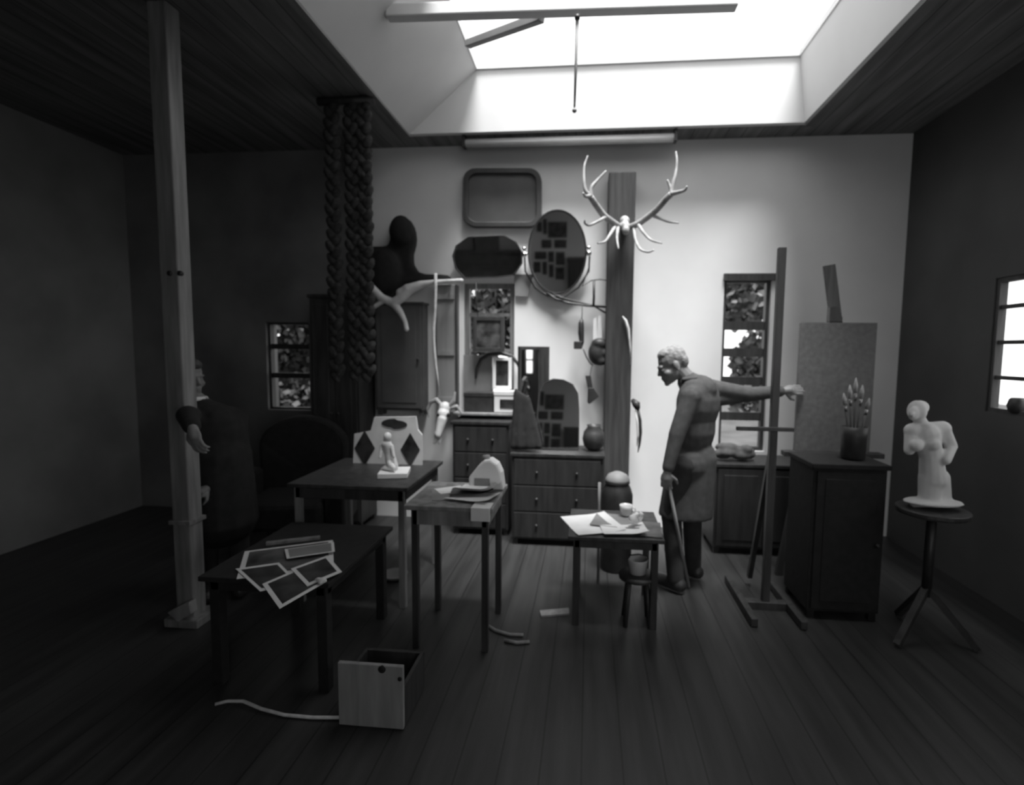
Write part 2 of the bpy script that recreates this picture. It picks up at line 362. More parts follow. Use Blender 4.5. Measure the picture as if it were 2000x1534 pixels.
MB().tube([P(1080, 574, 4.590), P(1100, 583, 4.610), P(1130, 590, 4.635), P(1160, 598, 4.610), P(1184, 612, 4.610)], .008, 8).build('support_arm', M['iron'], o, smooth=True)
MB().tube([P(1024, 492, 4.590), P(1026, 530, 4.630), P(1045, 562, 4.635), P(1070, 578, 4.630), P(1100, 581, 4.630), P(1130, 562, 4.635), P(1150, 530, 4.630), P(1152, 492, 4.590)], .008, 8).build('yoke', M['iron'], o, smooth=True)

# wooden column against the wall
a = P(1188, 335, 4.5); b = P(1243, 335, 4.5)
cb = (P(1214, 335, 4.5).x, 4.58, 0)
o = thing('wooden_column', cb, 'thick dark timber column standing against white wall behind the antlers', 'column')
MB().box((a.x+.005, 4.5, 0), (b.x, 4.69, a.z)).build('shaft', M['column'], o, bevel=.012)
MB().box((a.x-.03, 4.47, 0), (b.x+.03, 4.695, .10)).build('plinth', M['timber'], o, bevel=.008)

# antlers
def Z2(zx, zy, Y): return P(1000+zx/4, 270+zy/4, Y)
c = P(1220, 448, 4.47)
o = thing('mounted_antlers', c, 'pair of branching stag antlers on a small skull plate fixed to dark column', 'antlers')
sk_ = MB(); sk_.ball(Z2(880, 645, 4.42), (.042, .045, .04)); sk_.ball(Z2(882, 690, 4.38), (.035, .045, .045)); sk_.ball(Z2(888, 720, 4.36), (.03, .04, .04))
sk_.cap(Z2(860, 690, 4.4), Z2(820, 690, 4.38), .024); sk_.cap(Z2(900, 690, 4.4), Z2(940, 695, 4.38), .024); sk_.cap(Z2(880, 680, 4.4), Z2(880, 680, 4.485), .035)
sk_.build('skull_plate', M['sbone'], o, remesh=.008, smooths=3)
def antler(lines):
    mb = MB()
    for pts, r0, r1 in lines:
        q = []
        # catmull-rom smoothing
        pp = [Z2(*p) for p in pts]; e = [pp[0]*2-pp[1]] + pp + [pp[-1]*2-pp[-2]]
        for i in range(1, len(e)-2):
            for k in range(5):
                t = k/5; p0, p1, p2, p3 = e[i-1], e[i], e[i+1], e[i+2]
                q.append(0.5*((2*p1)+(p2-p0)*t+(2*p0-5*p1+4*p2-p3)*t*t+(3*p1-p0-3*p2+p3)*t*t*t))
        q.append(pp[-1]); n = len(q)
        mb.tube(q, [r0+(r1-r0)*i/(n-1) for i in range(n)], 8)
    return mb
antler([([(835, 690, 4.38), (785, 655, 4.33), (715, 600, 4.26), (655, 520, 4.18), (612, 455, 4.12)], .027, .023),
        ([(612, 460, 4.12), (618, 390, 4.12), (660, 335, 4.14), (735, 255, 4.17)], .022, .006),
        ([(612, 450, 4.12), (575, 410, 4.10), (562, 320, 4.11), (565, 220, 4.13), (592, 138, 4.15)], .018, .006),
        ([(610, 450, 4.12), (575, 455, 4.04), (555, 430, 3.96)], .018, .007),
        ([(735, 612, 4.28), (690, 640, 4.2), (610, 678, 4.14), (572, 668, 4.10), (568, 640, 4.08)], .016, .006),
        ([(805, 690, 4.35), (765, 755, 4.25), (725, 808, 4.16), (668, 822, 4.1)], .016, .006),
        ([(828, 695, 4.36), (820, 780, 4.24), (832, 865, 4.12)], .015, .006)]).build('antler', M['antler'], o, smooth=True)
antler([([(930, 692, 4.38), (1000, 660, 4.33), (1085, 598, 4.26), (1140, 550, 4.2), (1200, 480, 4.14), (1245, 435, 4.1)], .027, .024),
        ([(1245, 440, 4.1), (1240, 395, 4.1), (1213, 325, 4.1)], .022, .007),
        ([(1245, 440, 4.1), (1258, 360, 4.1), (1278, 280, 4.11), (1288, 180, 4.13), (1280, 105, 4.15)], .018, .007),
        ([(1245, 436, 4.1), (1310, 420, 4.04), (1350, 405, 4.0), (1368, 375, 3.98)], .02, .007),
        ([(1090, 600, 4.26), (1150, 625, 4.2), (1220, 652, 4.16), (1302, 664, 4.12)], .015, .006),
        ([(985, 670, 4.34), (1020, 728, 4.24), (1085, 795, 4.16), (1172, 822, 4.1)], .016, .006),
        ([(950, 695, 4.37), (965, 790, 4.28), (1000, 865, 4.18), (1060, 890, 4.12), (1110, 875, 4.08)], .015, .006)]).build('antler', M['antler'], o, smooth=True)

# dark head-and-shoulders carving
K = 4.55/1000
def Z3(zx, zy, Y): return P(660+zx*.2737, 260+zy*.2738, Y)
poly = [(400, 610), (450, 592), (500, 610), (530, 665), (545, 745), (535, 800), (518, 860), (525, 930), (560, 985), (620, 1003), (700, 1005), (790, 1010), (790, 1060), (700, 1062), (620, 1066),
        (480, 1078), (432, 1120), (400, 1185), (330, 1165), (255, 1100), (195, 1000), (192, 860), (205, 805), (300, 806), (352, 800), (368, 755), (358, 690), (370, 640)]
fg = MB().prism([Z3(x, y, 4.56) for x, y in poly], (0, .11, 0)); fg.ball(Z3(450, 690, 4.54), (.105, .07, .13)); fg.ball(Z3(330, 980, 4.54), (.15, .06, .20))
o = fg.build('carved_bust', M['black'], None, P(770, 583, 4.6), remesh=.014, smooths=6)
tag(o, 'black head-and-shoulders carving on the wall above pale forked driftwood', 'carving')
# pale forked driftwood
dw = MB(); D = lambda x, y: P(x, y, 4.46)
k = 4.46/1000
dw.chain([D(902, 548), D(880, 549), D(851, 551), D(822, 556), D(797, 566), D(783, 583), D(768, 592)], [4*k, 4.5*k, 5*k, 8*k, 12*k, 10*k, 9*k])
dw.chain([D(800, 562), D(782, 572)], [8*k, 9*k]); dw.chain([D(768, 592), D(745, 582), D(727, 563), D(714, 542)], [9*k, 8.5*k, 8*k, 5*k])
dw.chain([D(768, 592), D(782, 610), D(791, 628), D(794, 643)], [9*k, 7*k, 5*k, 5.5*k]); dw.chain([D(748, 588), D(732, 599)], [6*k, 5*k])
dw.cap(P(880, 549, 4.47), P(880, 549, 4.69), .014)
o = dw.build('forked_driftwood', M['bone'], None, P(785, 590, 4.6), remesh=.010, smooths=4)
tag(o, 'smooth pale forked piece of driftwood fixed to wall below black carving', 'driftwood')
# cord and skull
o = MB().tube([P(851, 534, 4.42), P(851, 562, 4.41), P(850, 605, 4.41), P(847, 642, 4.41), P(847.5, 668, 4.41), P(849, 690, 4.41), P(851, 712, 4.41), P(855, 740, 4.41), P(858, 772, 4.41)], [.013, .013, .012, .013, .011, .012, .011, .006, .005], 8).build('pale_rope', M['cord'], None, P(851, 534, 4.42), smooth=True)
tag(o, 'long pale cord hanging from the wall above a white animal skull', 'cord')
o = thing('animal_skull', P(860, 860, 4.40), 'white horned animal skull hanging at the end of pale cord', 'skull')
k = 4.38/1000; D = lambda x, y, d=0: P(x, y, 4.38+d)
s_ = MB(); s_.ball(D(869, 797), (12*k, .055, 13*k)); s_.ball(D(866, 810, -.03), (13*k, .05, 14*k)); s_.cap(D(864, 820, -.05), D(856, 850, -.08), 11*k, 7*k); s_.cap(D(852, 846, -.07), D(849, 866, -.07), 4.5*k, 3*k); s_.cap(D(860, 846, -.07), D(858, 866, -.07), 4.5*k, 3*k)
s_.cap(D(869, 798), D(869, 798, .2), .02)
s_.build('skull', M['bone'], o, remesh=.007, smooths=2)
MB().chain([D(862, 792), D(852, 781), D(841, 786), D(835, 800), D(838, 815)], [5*k, 5*k, 4*k, 3*k, 1.5*k]).build('horn', M['antler'], o, remesh=.006, smooths=2)
MB().chain([D(876, 795), D(886, 784), D(889, 767)], [5*k, 4.5*k, 2*k]).build('horn', M['antler'], o, remesh=.006, smooths=2)
MB().chain([D(878, 798), D(892, 794), D(902, 808)], [4.5*k, 4*k, 2*k]).build('horn', M['antler'], o, remesh=.006, smooths=2)
for x in (857, 876): MB().ball(D(x, 811, -.06), (4*k, .02, 4*k)).build('eye_socket', M['black'], o, smooth=True)

# grey shutter board and dark cupboard left of the middle window
a = P(851, 556, 4.6); b = P(889, 800, 4.6)
o = thing('shutter_board', ((a.x+b.x)/2, 4.63, P(870, 808, 4.6).z), 'grey boarded shutter flat on wall left of the middle window', 'shutter')
MB().box((a.x, 4.62, P(870, 806, 4.6).z), (b.x, 4.69, a.z)).build('board', M['shutter'], o, bevel=.004)
for py in (580, 690, 780):
    q = P(870, py, 4.61); MB().box((a.x+.01, 4.605, q.z-.02), (b.x-.01, 4.62, q.z+.02)).build('batten', M['shutter'], o)
MB().box((b.x, 4.61, P(870, 806, 4.6).z), (b.x+.016, 4.69, a.z)).build('edge_strip', M['dwood'], o)
def cupboard(name, x0, y0, x1, Y, depth, label, m, zbot=0.0, doors=2, drawers=0, knob='iron', cat='cupboard', top=.03):
    a = P(x0, y0, Y); b = P(x1, y0, Y); zt = a.z; w_ = b.x-a.x; cx = (a.x+b.x)/2
    o = thing(name, (cx, Y+depth/2, zbot), label, cat)
    MB().box((a.x, Y, zbot+.05), (b.x, Y+depth, zt-top)).build('carcass', M[m], o, bevel=.004)
    MB().box((a.x-.015, Y-.02, zt-top), (b.x+.015, Y+depth, zt)).build('top_board', M[m], o, bevel=.005)
    for sx in (a.x+.03, b.x-.03):
        for sy in (Y+.03, Y+depth-.03): MB().box((sx-.02, sy-.02, zbot), (sx+.02, sy+.02, zbot+.05)).build('foot', M[m], o)
    for i in range(doors):
        x_0 = a.x+.015+i*(w_-.03)/doors; x_1 = a.x+.015+(i+1)*(w_-.03)/doors
        d = MB(); d.box((x_0+.004, Y-.014, zbot+.07), (x_1-.004, Y, zt-top-.015))
        d.box((x_0+.05, Y-.02, zbot+.12), (x_1-.05, Y-.014, zt-top-.06))
        dd = d.build('door', M[m], o, bevel=.003)
        kx = x_1-.03 if i == 0 else x_0+.03
        MB().ball((kx, Y-.028, (zbot+zt)/2), .013).build('knob', M[knob], dd, smooth=True)
    for i in range(drawers):
        z0 = zbot+.07+i*(zt-top-zbot-.08)/drawers; z1 = zbot+.07+(i+1)*(zt-top-zbot-.08)/drawers-.012
        dd = MB().box((a.x+.02, Y-.014, z0), (b.x-.02, Y, z1)).build('drawer', M[m], o, bevel=.003)
        for kx in (a.x+w_*.28, a.x+w_*.72): MB().ball((kx, Y-.025, (z0+z1)/2), .012).build('knob', M[knob], dd, smooth=True)
    return o
cupboard('cupboard', 731, 590, 826, 4.55, .14, 'tall dark shallow cupboard on wall under the black carving', 'cupb', zbot=P(780, 812, 4.55).z, doors=1, top=.02)
cupboard('tall_wardrobe', 604, 575, 698, 4.32, .34, 'tall dark wardrobe standing right of the small dim window', 'dwood', doors=2)
cupboard('chest_of_drawers', 884, 822, 994, 4.30, .36, 'dark chest of drawers under the sill of the middle window', 'ebony', doors=0, drawers=4)
cupboard('sideboard', 1000, 884, 1178, 4.12, .40, 'low dark sideboard carrying the leaning mirror left of the column', 'ebony', doors=0, drawers=3)

# ------------------------------------------------------------------ things in the middle window
q0 = P(884, 806, 4.42); q1 = P(1008, 806, 4.42); zs = q0.z
tag(MB().box((q0.x, 4.42, zs-.022), (q1.x, 4.695, zs)).build('window_shelf', M['pwood'], None, (q0.x, 4.42, zs-.022), bevel=.004), 'pale thin shelf board under the middle window carrying boxes', 'shelf')
def framed(name, x0, y0, x1, y1, Y, border, fm, im, label, cat='picture', group=None, tilt=0.0, mount=None):
    a = P(x0, y1, Y); b = P(x1, y0, Y); c = Vector(((a.x+b.x)/2, Y, a.z))
    o = thing(name, c, label, cat, group)
    B = border
    rc = lambda i, yy: [(a.x+i, yy, a.z+i), (b.x-i, yy, a.z+i), (b.x-i, yy, b.z-i), (a.x+i, yy, b.z-i)]
    MB().ring(rc(0, Y), rc(B, Y), (0, .022, 0)).turn(c, 'X', tilt).build('frame', M[fm], o, bevel=.002)
    if mount:
        MB().ring(rc(B, Y+.008), rc(B*2.2, Y+.008), (0, .008, 0)).turn(c, 'X', tilt).build('mount', M[mount], o)
    MB().prism(rc(B*.8, Y+.012), (0, .006, 0)).turn(c, 'X', tilt).build('picture', M[im], o)
    return o
framed('framed_picture', 923, 619, 985, 687, 4.55, .035, 'dwood', 'gpaper', 'dark framed picture hanging across the middle window')
hk = tag(MB().tube([P(930, 552, 4.56), P(930, 590, 4.56), P(934, 622, 4.56)], .004, 6).build('picture_wire', M['iron'], None, P(930, 552, 4.56), smooth=True), 'thin dark wire holding the framed picture in front of middle window', 'wire')
framed('small_frame', 962, 699, 999, 760, 4.60, .028, 'white', 'dprint', 'small white-framed dark photograph standing in the middle window')
# horn arch
q = P(935, 745, 4.64)
o = MB().tube([P(929, 740, 4.63), P(931, 722, 4.63), P(940, 702, 4.63), P(955, 692, 4.63), P(980, 690, 4.63), P(1000, 696, 4.63), P(1012, 712, 4.63), P(1016, 728, 4.63)], [.008, .014, .02, .022, .022, .018, .014, .008], 10).build('curved_horn', M['leather'], None, q, smooth=True)
tag(o, 'dark curved horn arching below framed picture in middle window', 'horn')
def crate(name, x0, y0, x1, y1, Y, depth, m, label, cat='box', lid=None, lm=None):
    a = P(x0, y1, Y); b = P(x1, y0, Y)
    o = thing(name, ((a.x+b.x)/2, Y+depth/2, a.z), label, cat)
    h = b.z-a.z
    MB().box((a.x, Y, a.z), (b.x, Y+depth, b.z-h*.2)).build('body', M[m], o, bevel=.003)
    MB().box((a.x-.004, Y-.004, b.z-h*.2), (b.x+.004, Y+depth+.004, b.z)).build('lid', M[m], o, bevel=.003)
    if lm: MB().box((a.x+(b.x-a.x)*.28, Y-.005, a.z+h*.2), (b.x-.004, Y-.001, a.z+h*.62)).build('label_patch', M[lm], o)
    return o
crate('dark_box', 906, 768, 963, 805.5, 4.47, .14, 'leather', 'plain dark box at left end of the window shelf')
crate('white_box', 965, 765, 1006, 805.5, 4.45, .14, 'white', 'white box with dark label patch on window shelf beside plain dark box', lm='dprint')
a = P(906, 767, 4.66); b = P(962, 694, 4.66)
tag(MB().box((a.x, 4.65, zs), (b.x, 4.66, b.z)).build('grey_card', M['grey'], None, (a.x, 4.65, zs)), 'plain grey card propped upright behind the dark box on window shelf', 'card')
# angled narrow mirror
mc = P(1036, 760, 4.44); zt = P(1036, 677, 4.44).z; zb = .80
o = thing('narrow_mirror', (mc.x, 4.44, zb), 'narrow dark-framed mirror turned sideways, reflecting a bright window', 'mirror')
ANG = R(41)
def nm(mb): return mb.turn((mc.x, 4.44, zb), 'Z', ANG)
hw = .115
fr = MB().ring([(mc.x-hw, 4.44, zb+.012), (mc.x+hw+.09, 4.44, zb+.012), (mc.x+hw+.09, 4.44, zt), (mc.x-hw, 4.44, zt)], [(mc.x-hw+.02, 4.44, zb+.05), (mc.x+hw-.02, 4.44, zb+.05), (mc.x+hw-.02, 4.44, zt-.03), (mc.x-hw+.02, 4.44, zt-.03)], (0, .03, 0))
nm(fr).build('frame', M['dwood'], o, bevel=.003)
nm(MB().box((mc.x-hw+.015, 4.45, zb+.045), (mc.x+hw-.015, 4.462, zt-.025))).build('mirror_glass', M['mirror'], o)
nm(MB().box((mc.x-hw+.02, 4.43, zb), (mc.x+hw, 4.49, zb+.012))).build('foot', M['dwood'], o)
# dark cloth at its foot
cl = MB(); 
for i in range(9):
    cl.cap(P(1008+i*3, 764+i*2+8*(i%2), 4.19), P(1003+i*6.2, 872, 4.17+.02*math.sin(i*2)), .022, .03)
o = cl.build('draped_cloth', M['black'], None, P(1030, 878, 4.25), remesh=.014, smooths=3)
tag(o, 'black cloth draped in a heap in front of the narrow mirror', 'cloth')
# leaning mirror that shows the stone wall
lc = P(1088, 881, 4.25)
shape = [(1047, 876), (1130, 876), (1130, 800), (1128, 770), (1118, 752), (1100, 743), (1080, 741), (1062, 748), (1052, 768), (1049, 800)]
LT = R(-7.5)
lc = Vector((P(1088, 881, 4.27).x, 4.27, .815))
o = thing('leaning_mirror', lc, 'arched mirror leaning on the sideboard, reflecting pictures on a pale wall', 'mirror')
MB().prism([P(x, y, 4.27) for x, y in shape], (0, .014, 0)).turn(lc, 'X', LT).build('mirror_glass', M['mirror'], o)
MB().ring(pxpoly(shape, 4.265, 1.03), pxpoly(shape, 4.265, .985), (0, .025, 0)).turn(lc, 'X', LT).build('edge', M['iron'], o)

# pot and small things by the column
def pot(name, px, py, Y, prof, m, label, cat, z0):
    c = P(px, py, Y); c.z = z0
    return tag(MB().lathe(prof, c).build(name, M[m], None, c, smooth=True), label, cat)
zsd = P(1080, 884, 4.12).z
pot('round_pot', 1159, 880, 4.3, [(.05, 0), (.08, .03), (.095, .09), (.085, .15), (.055, .19), (.06, .21), (.05, .21), (.045, .18), (.01, .15)], 'leather', 'dark round pot on the sideboard between leaning mirror and column', 'pot', zsd)
# hanging tools left of the column
o = thing('hanging_mallet', P(1133, 602, 4.58), 'dark mallet hanging on a thin cord under mirror arms left of column', 'mallet')
MB().tube([P(1137, 596, 4.59), P(1137, 612, 4.57), P(1136, 626, 4.55)], .004, 6).build('cord', M['iron'], o, smooth=True)
MB().tube([P(1136, 624, 4.55), P(1135, 632, 4.55), P(1135, 650, 4.55), P(1136, 668, 4.55), P(1134, 680, 4.55)], [.014, .026, .028, .022, .014], 10).build('handle', M['leather'], o, smooth=True)
MB().box(P(1121, 682, 4.59), P(1137, 667, 4.52)).build('head', M['leather'], o, bevel=.006)
b_ = MB(); kk = .0044
b_.ball(P(1165, 690, 4.55), (17*kk, .06, 24*kk)); b_.ball(P(1170, 672, 4.55), (16*kk, .06, 12*kk)); b_.ball(P(1172, 705, 4.55), (14*kk, .05, 10*kk)); b_.cap(P(1172, 690, 4.55), P(1192, 690, 4.57), .05)
tag(b_.build('felt_cap', M['leather'], None, P(1168, 715, 4.55), remesh=.010, smooths=3), 'dark rounded cap hanging on the left side of column', 'cap')
o = thing('hanging_brush', P(1155, 792, 4.56), 'dark wedge-shaped dusting brush hanging on a cord left of column', 'brush')
MB().tube([P(1156, 715, 4.57), P(1152, 735, 4.56)], .003, 6).build('cord', M['iron'], o)
MB().prism([P(x, y, 4.55) for x, y in ((1143, 734), (1154, 734), (1158, 760), (1148, 762))], (0, .03, 0)).build('handle', M['leather'], o, bevel=.004)
MB().prism([P(x, y, 4.415) for x, y in ((1148, 758), (1159, 758), (1170, 775), (1151, 790), (1147, 786))], (0, .04, 0)).build('bristles', M['iron'], o, bevel=.004)
MB().tube([P(1125, 607, 4.59), P(1150, 720, 4.59), P(1154, 716, 4.58)], .004, 6)
tag(MB().tube([P(1139, 682, 4.55), P(1145, 697, 4.56), P(1152, 709, 4.57), P(1158, 714, 4.58)], .006, 6).build('bent_hook', M['iron'], None, P(1158, 714, 4.58), smooth=True), 'thin dark bent hook between mallet and rounded cap', 'hook')
for i, (x, y0, y1) in enumerate(((1163, 622, 662), (1172, 618, 660))):
    o = MB().prism([P(x-4, y0, 4.59), P(x+2, y0-2, 4.59), P(x+4, y1, 4.58), P(x-5, y1+2, 4.58)], (0, .006, 0)).build('paper_strip', M['paper'], None, P(x, y0, 4.59))
    tag(o, ('white paper strip pinned above dark cap, the one farther from column' if i == 0 else 'white paper strip pinned above dark cap, the one touching the column'), 'paper strip', 'paper strips by the column')
tag(MB().tube([P(1160, 548, 4.59), P(1160, 580, 4.59), P(1159, 600, 4.59)], .011, 8).build('hanging_file', M['iron'], None, P(1160, 548, 4.59), smooth=True), 'short dark rod standing upright on mirror arms beside column', 'rod')
tag(MB().tube([P(1150, 522, 4.6), P(1137, 560, 4.6), P(1155, 548, 4.6), P(1172, 546, 4.6), P(1186, 548, 4.53)], .005, 6).build('wire_hoop', M['iron'], None, P(1160, 548, 4.5), smooth=True), 'thin bent wire running from mirror knob side to column', 'wire')
tag(MB().tube([P(1216, 618, 4.48), P(1222, 626, 4.465), P(1227, 642, 4.465), P(1229, 660, 4.465), P(1231, 680, 4.465), P(1231, 712, 4.47)], [.004, .012, .014, .011, .008, .004], 8).build('feather', M['cord'], None, P(1226, 660, 4.48), smooth=True), 'pale curved feather pinned on the face of the column', 'feather')
o = thing('hanging_sickle', P(1247, 880, 4.45), 'dark sickle with pale inner edge hanging on column’s right side', 'sickle')
MB().tube([P(1236, 782, 4.5), P(1243, 790, 4.46), P(1246, 800, 4.46)], [.02, .035, .02], 8).build('handle', M['leather'], o, smooth=True)
MB().tube([P(1246, 800, 4.46), P(1250, 822, 4.46), P(1251, 845, 4.46), P(1249, 868, 4.46), P(1246, 884, 4.46)], [.012, .014, .014, .011, .004], 8).build('blade', M['iron'], o, smooth=True)
MB().tube([P(1241, 802, 4.46), P(1245, 825, 4.46), P(1246, 850, 4.46), P(1244, 872, 4.46)], [.006, .01, .009, .003], 8).build('binding', M['cord'], o, smooth=True)
# grey paper beside the oval mirror
tag(MB().prism([P(1004, 536, 4.665), P(1042, 536, 4.665), P(1030, 580, 4.665), P(1006, 578, 4.665)], (0, .006, 0)).build('grey_sheet', M['grey'], None, P(1020, 540, 4.665)), 'torn grey sheet pinned to wall between octagonal and oval mirrors', 'paper')

# ------------------------------------------------------------------ dark braided hanging
o = thing('braided_hanging', P(690, 250, 3.75), 'dark heavy braided rope hanging dropping from the ceiling beside wardrobe', 'rope hanging')
for bx_ in (652, 690, 714):
    top = PZ(bx_, 200, ZC); 
    mb = MB(); x0 = P(bx_, 450, 3.75).x; r = .045
    n = 46; zlo = P(bx_, 735, 3.75).z; zhi = ZC-.06
    for k_ in range(n):
        z = zlo+(zhi-zlo)*k_/(n-1); sg = 1 if k_ % 2 else -1
        mb.ball((x0+sg*.022, 3.75+.012*math.cos(k_), z), (.036, .03, .055), Matrix.Rotation(sg*R(32), 3, 'Y'), 8, 6)
    mb.build('braid', M['rope'], o, smooth=True)
xa = P(640, 450, 3.75).x; xb = P(722, 450, 3.75).x
MB().tube([(xa-.05, 3.75, ZC-.03), (xb+.05, 3.75, ZC-.03)], .028, 10).build('rail', M['dwood'], o, smooth=True)

# ------------------------------------------------------------------ left table with harlequin board
def table(name, x0, x1, y0, y1, z, label, m='dwood', leg=.04, apron=.07, topt=.025, cat='table', lm=None):
    o = thing(name, ((x0+x1)/2, (y0+y1)/2, 0), label, cat)
    MB().box((x0, y0, z-topt), (x1, y1, z)).build('tabletop', M[m], o, bevel=.004)
    for sx in (x0+.03, x1-.03-leg):
        for sy in (y0+.03, y1-.03-leg): MB().box((sx, sy, 0), (sx+leg, sy+leg, z-topt)).build('leg', M[lm or m], o, bevel=.003)
    e = .04
    ap = MB(); ap.box((x0+e, y0+e-.01, z-topt-apron), (x1-e, y0+e+.008, z-topt)); ap.box((x0+e, y1-e-.008, z-topt-apron), (x1-e, y1-e+.01, z-topt))
    ap.box((x0+e-.01, y0+e+.008, z-topt-apron), (x0+e+.008, y1-e-.008, z-topt)); ap.box((x1-e-.008, y0+e+.008, z-topt-apron), (x1-e+.01, y1-e-.008, z-topt))
    ap.build('apron', M[m], o)
    return o
table('work_table', -1.85, -1.08, 2.95, 3.72, .78, 'dark wooden table carrying the diamond-patterned board', 'dwood', lm='wood')
Yb = 3.55
bd = P(758, 926, Yb); bd.z = .78
o = thing('harlequin_board', bd, 'pale board with dark diamonds and dark oval standing on dark table', 'board')
out = [(731, 815), (812, 814), (816, 840), (824, 850), (824, 928), (690, 928), (692, 848), (724, 842)]
bp = [P(x, y, Yb) for x, y in out]; 
for p in bp:
    if p.z < .84: p.z = .781
MB().prism(bp, (0, .018, 0)).build('panel', M['plas'], o)
def dia(cx, cy, hx, hy): return [P(cx, cy-hy, Yb-.004), P(cx+hx, cy, Yb-.004), P(cx, cy+hy, Yb-.004), P(cx-hx, cy, Yb-.004)]
MB().prism(dia(712, 876, 20, 35), (0, .006, 0)).build('diamond', M['dprint'], o); MB().prism(dia(801, 879, 19, 33), (0, .006, 0)).build('diamond', M['dprint'], o)
MB().prism([P(770+25*math.cos(R(a)), 827+9*math.sin(R(a))+(3 if math.cos(R(a)) > 0 else 0), Yb-.004) for a in range(0, 360, 15)], (0, .006, 0)).build('oval_patch', M['dprint'], o)
c = P(770, 928, 3.25); c.z = .78
bk = MB().box((c.x-.09, 3.14, .782), (c.x+.10, 3.34, .815)).turn((c.x, 3.24, .78), 'Z', R(14)).build('closed_book', M['paper'], None, c, bevel=.004)
tag(bk, 'thick pale closed book on dark table in front of the diamond board', 'book')
fg = MB(); z0 = .815; X_ = P(762, 880, 3.24).x
fg.ball((X_, 3.24, z0+.018), (.055, .045, .02)); fg.cap((X_+.012, 3.24, z0+.03), (X_-.005, 3.24, z0+.11), .042, .034); fg.cap((X_-.005, 3.24, z0+.11), (X_-.02, 3.23, z0+.175), .034, .036)
fg.ball((X_-.01, 3.225, z0+.225), (.026, .03, .032)); fg.cap((X_+.02, 3.22, z0+.165), (X_+.04, 3.2, z0+.10), .014, .011); fg.cap((X_-.05, 3.22, z0+.17), (X_-.052, 3.2, z0+.09), .014, .011); fg.cap((X_+.01, 3.21, z0+.05), (X_+.045, 3.18, z0+.03), .022, .016)
tag(fg.build('seated_figurine', M['plas'], None, (X_, 3.24, z0), remesh=.006, smooths=2), 'small white seated figurine on the thick pale book', 'figurine')

# ------------------------------------------------------------------ table with papers and canister
x0 = P(788, 1008, 2.55).x; x1 = P(962, 1008, 2.55).x
table('paper_table', x0, x1, 2.55, 3.05, .80, 'small pale-fronted table heaped with papers in the centre', 'wood', leg=.035, apron=.085, lm='dwood')
def sheet(name, cx, cy, z, w_, h_, ang, m, label, cat='paper', group=None, curl=0.0, th=.002, picture=None, border=.025):
    nx, ny = 8, 6; ca, sa = math.cos(ang), math.sin(ang)
    def pt(u, v, dz=0):
        x = (u-.5)*w_; y = (v-.5)*h_; zz = z+dz+curl*(max(0, u-.6)**2*3+max(0, .35-v)**2*2)
        return Vector((cx+x*ca-y*sa, cy+x*sa+y*ca, zz))
    def grid(u0, u1, v0, v1, lo, hi):
        mb = MB(); top = [[pt(u0+(u1-u0)*i/nx, v0+(v1-v0)*j/ny, hi) for j in range(ny+1)] for i in range(nx+1)]
        bot = [[pt(u0+(u1-u0)*i/nx, v0+(v1-v0)*j/ny, lo) for j in range(ny+1)] for i in range(nx+1)]
        vs = [v for r_ in top for v in r_]+[v for r_ in bot for v in r_]; n = (nx+1)*(ny+1); fs = []
        ix = lambda i, j: i*(ny+1)+j
        for i in range(nx):
            for j in range(ny):
                fs += [(ix(i, j), ix(i+1, j), ix(i+1, j+1), ix(i, j+1)), (n+ix(i, j+1), n+ix(i+1, j+1), n+ix(i+1, j), n+ix(i, j))]
        for i in range(nx): fs += [(ix(i+1, 0), ix(i, 0), n+ix(i, 0), n+ix(i+1, 0)), (ix(i, ny), ix(i+1, ny), n+ix(i+1, ny), n+ix(i, ny))]
        for j in range(ny): fs += [(ix(0, j), ix(0, j+1), n+ix(0, j+1), n+ix(0, j)), (ix(nx, j+1), ix(nx, j), n+ix(nx, j), n+ix(nx, j+1))]
        return mb.add(vs, fs)
    if picture:
        o = thing(name, (cx, cy, z), label, cat, group)
        grid(0, 1, 0, 1, 0, th).build('sheet', M[m], o)
        grid(border/w_, 1-border/w_, border/h_, 1-border/h_, th, th+.0008).build('picture', M[picture], o)
        return o
    return tag(grid(0, 1, 0, 1, 0, th).build(name, M[m], None, (cx, cy, z)), label, cat, group)
xc = P(925, 985, 2.75).x
G = 'loose papers on the centre table'
sheet('loose_paper', xc-.10, 2.78, .801, .28, .20, .3, 'grey', 'grey sheet lowest in the paper heap on centre table', group=G)
sheet('loose_paper', xc+.0, 2.72, .806, .25, .19, -.25, 'paper', 'white sheet sticking out furthest forward from paper heap on centre table', group=G, curl=.03)
sheet('loose_paper', xc-.02, 2.80, .812, .24, .18, .15, 'dprint', 'dark sheet lying in the middle of paper heap on centre table', group=G, curl=.05)
sheet('loose_paper', xc+.02, 2.82, .824, .24, .17, -.12, 'paper', 'white curled sheet topmost in the paper heap on centre table', group=G, curl=.10)
sheet('loose_paper', xc-.16, 2.86, .8035, .16, .12, .6, 'paper', 'small white sheet at left of paper heap on centre table', group=G)
xcl = P(940, 1010, 2.54).x
clm = MB(); 
clm.box((xcl-.055, 2.535, .735), (xcl+.045, 2.545, .805)); clm.box((xcl-.055, 2.535, .801), (xcl+.045, 2.64, .8055))
tag(clm.build('white_cloth', M['paper'], None, (xcl, 2.6, .8), bevel=.002), 'white cloth folded over the front edge of centre table', 'cloth')
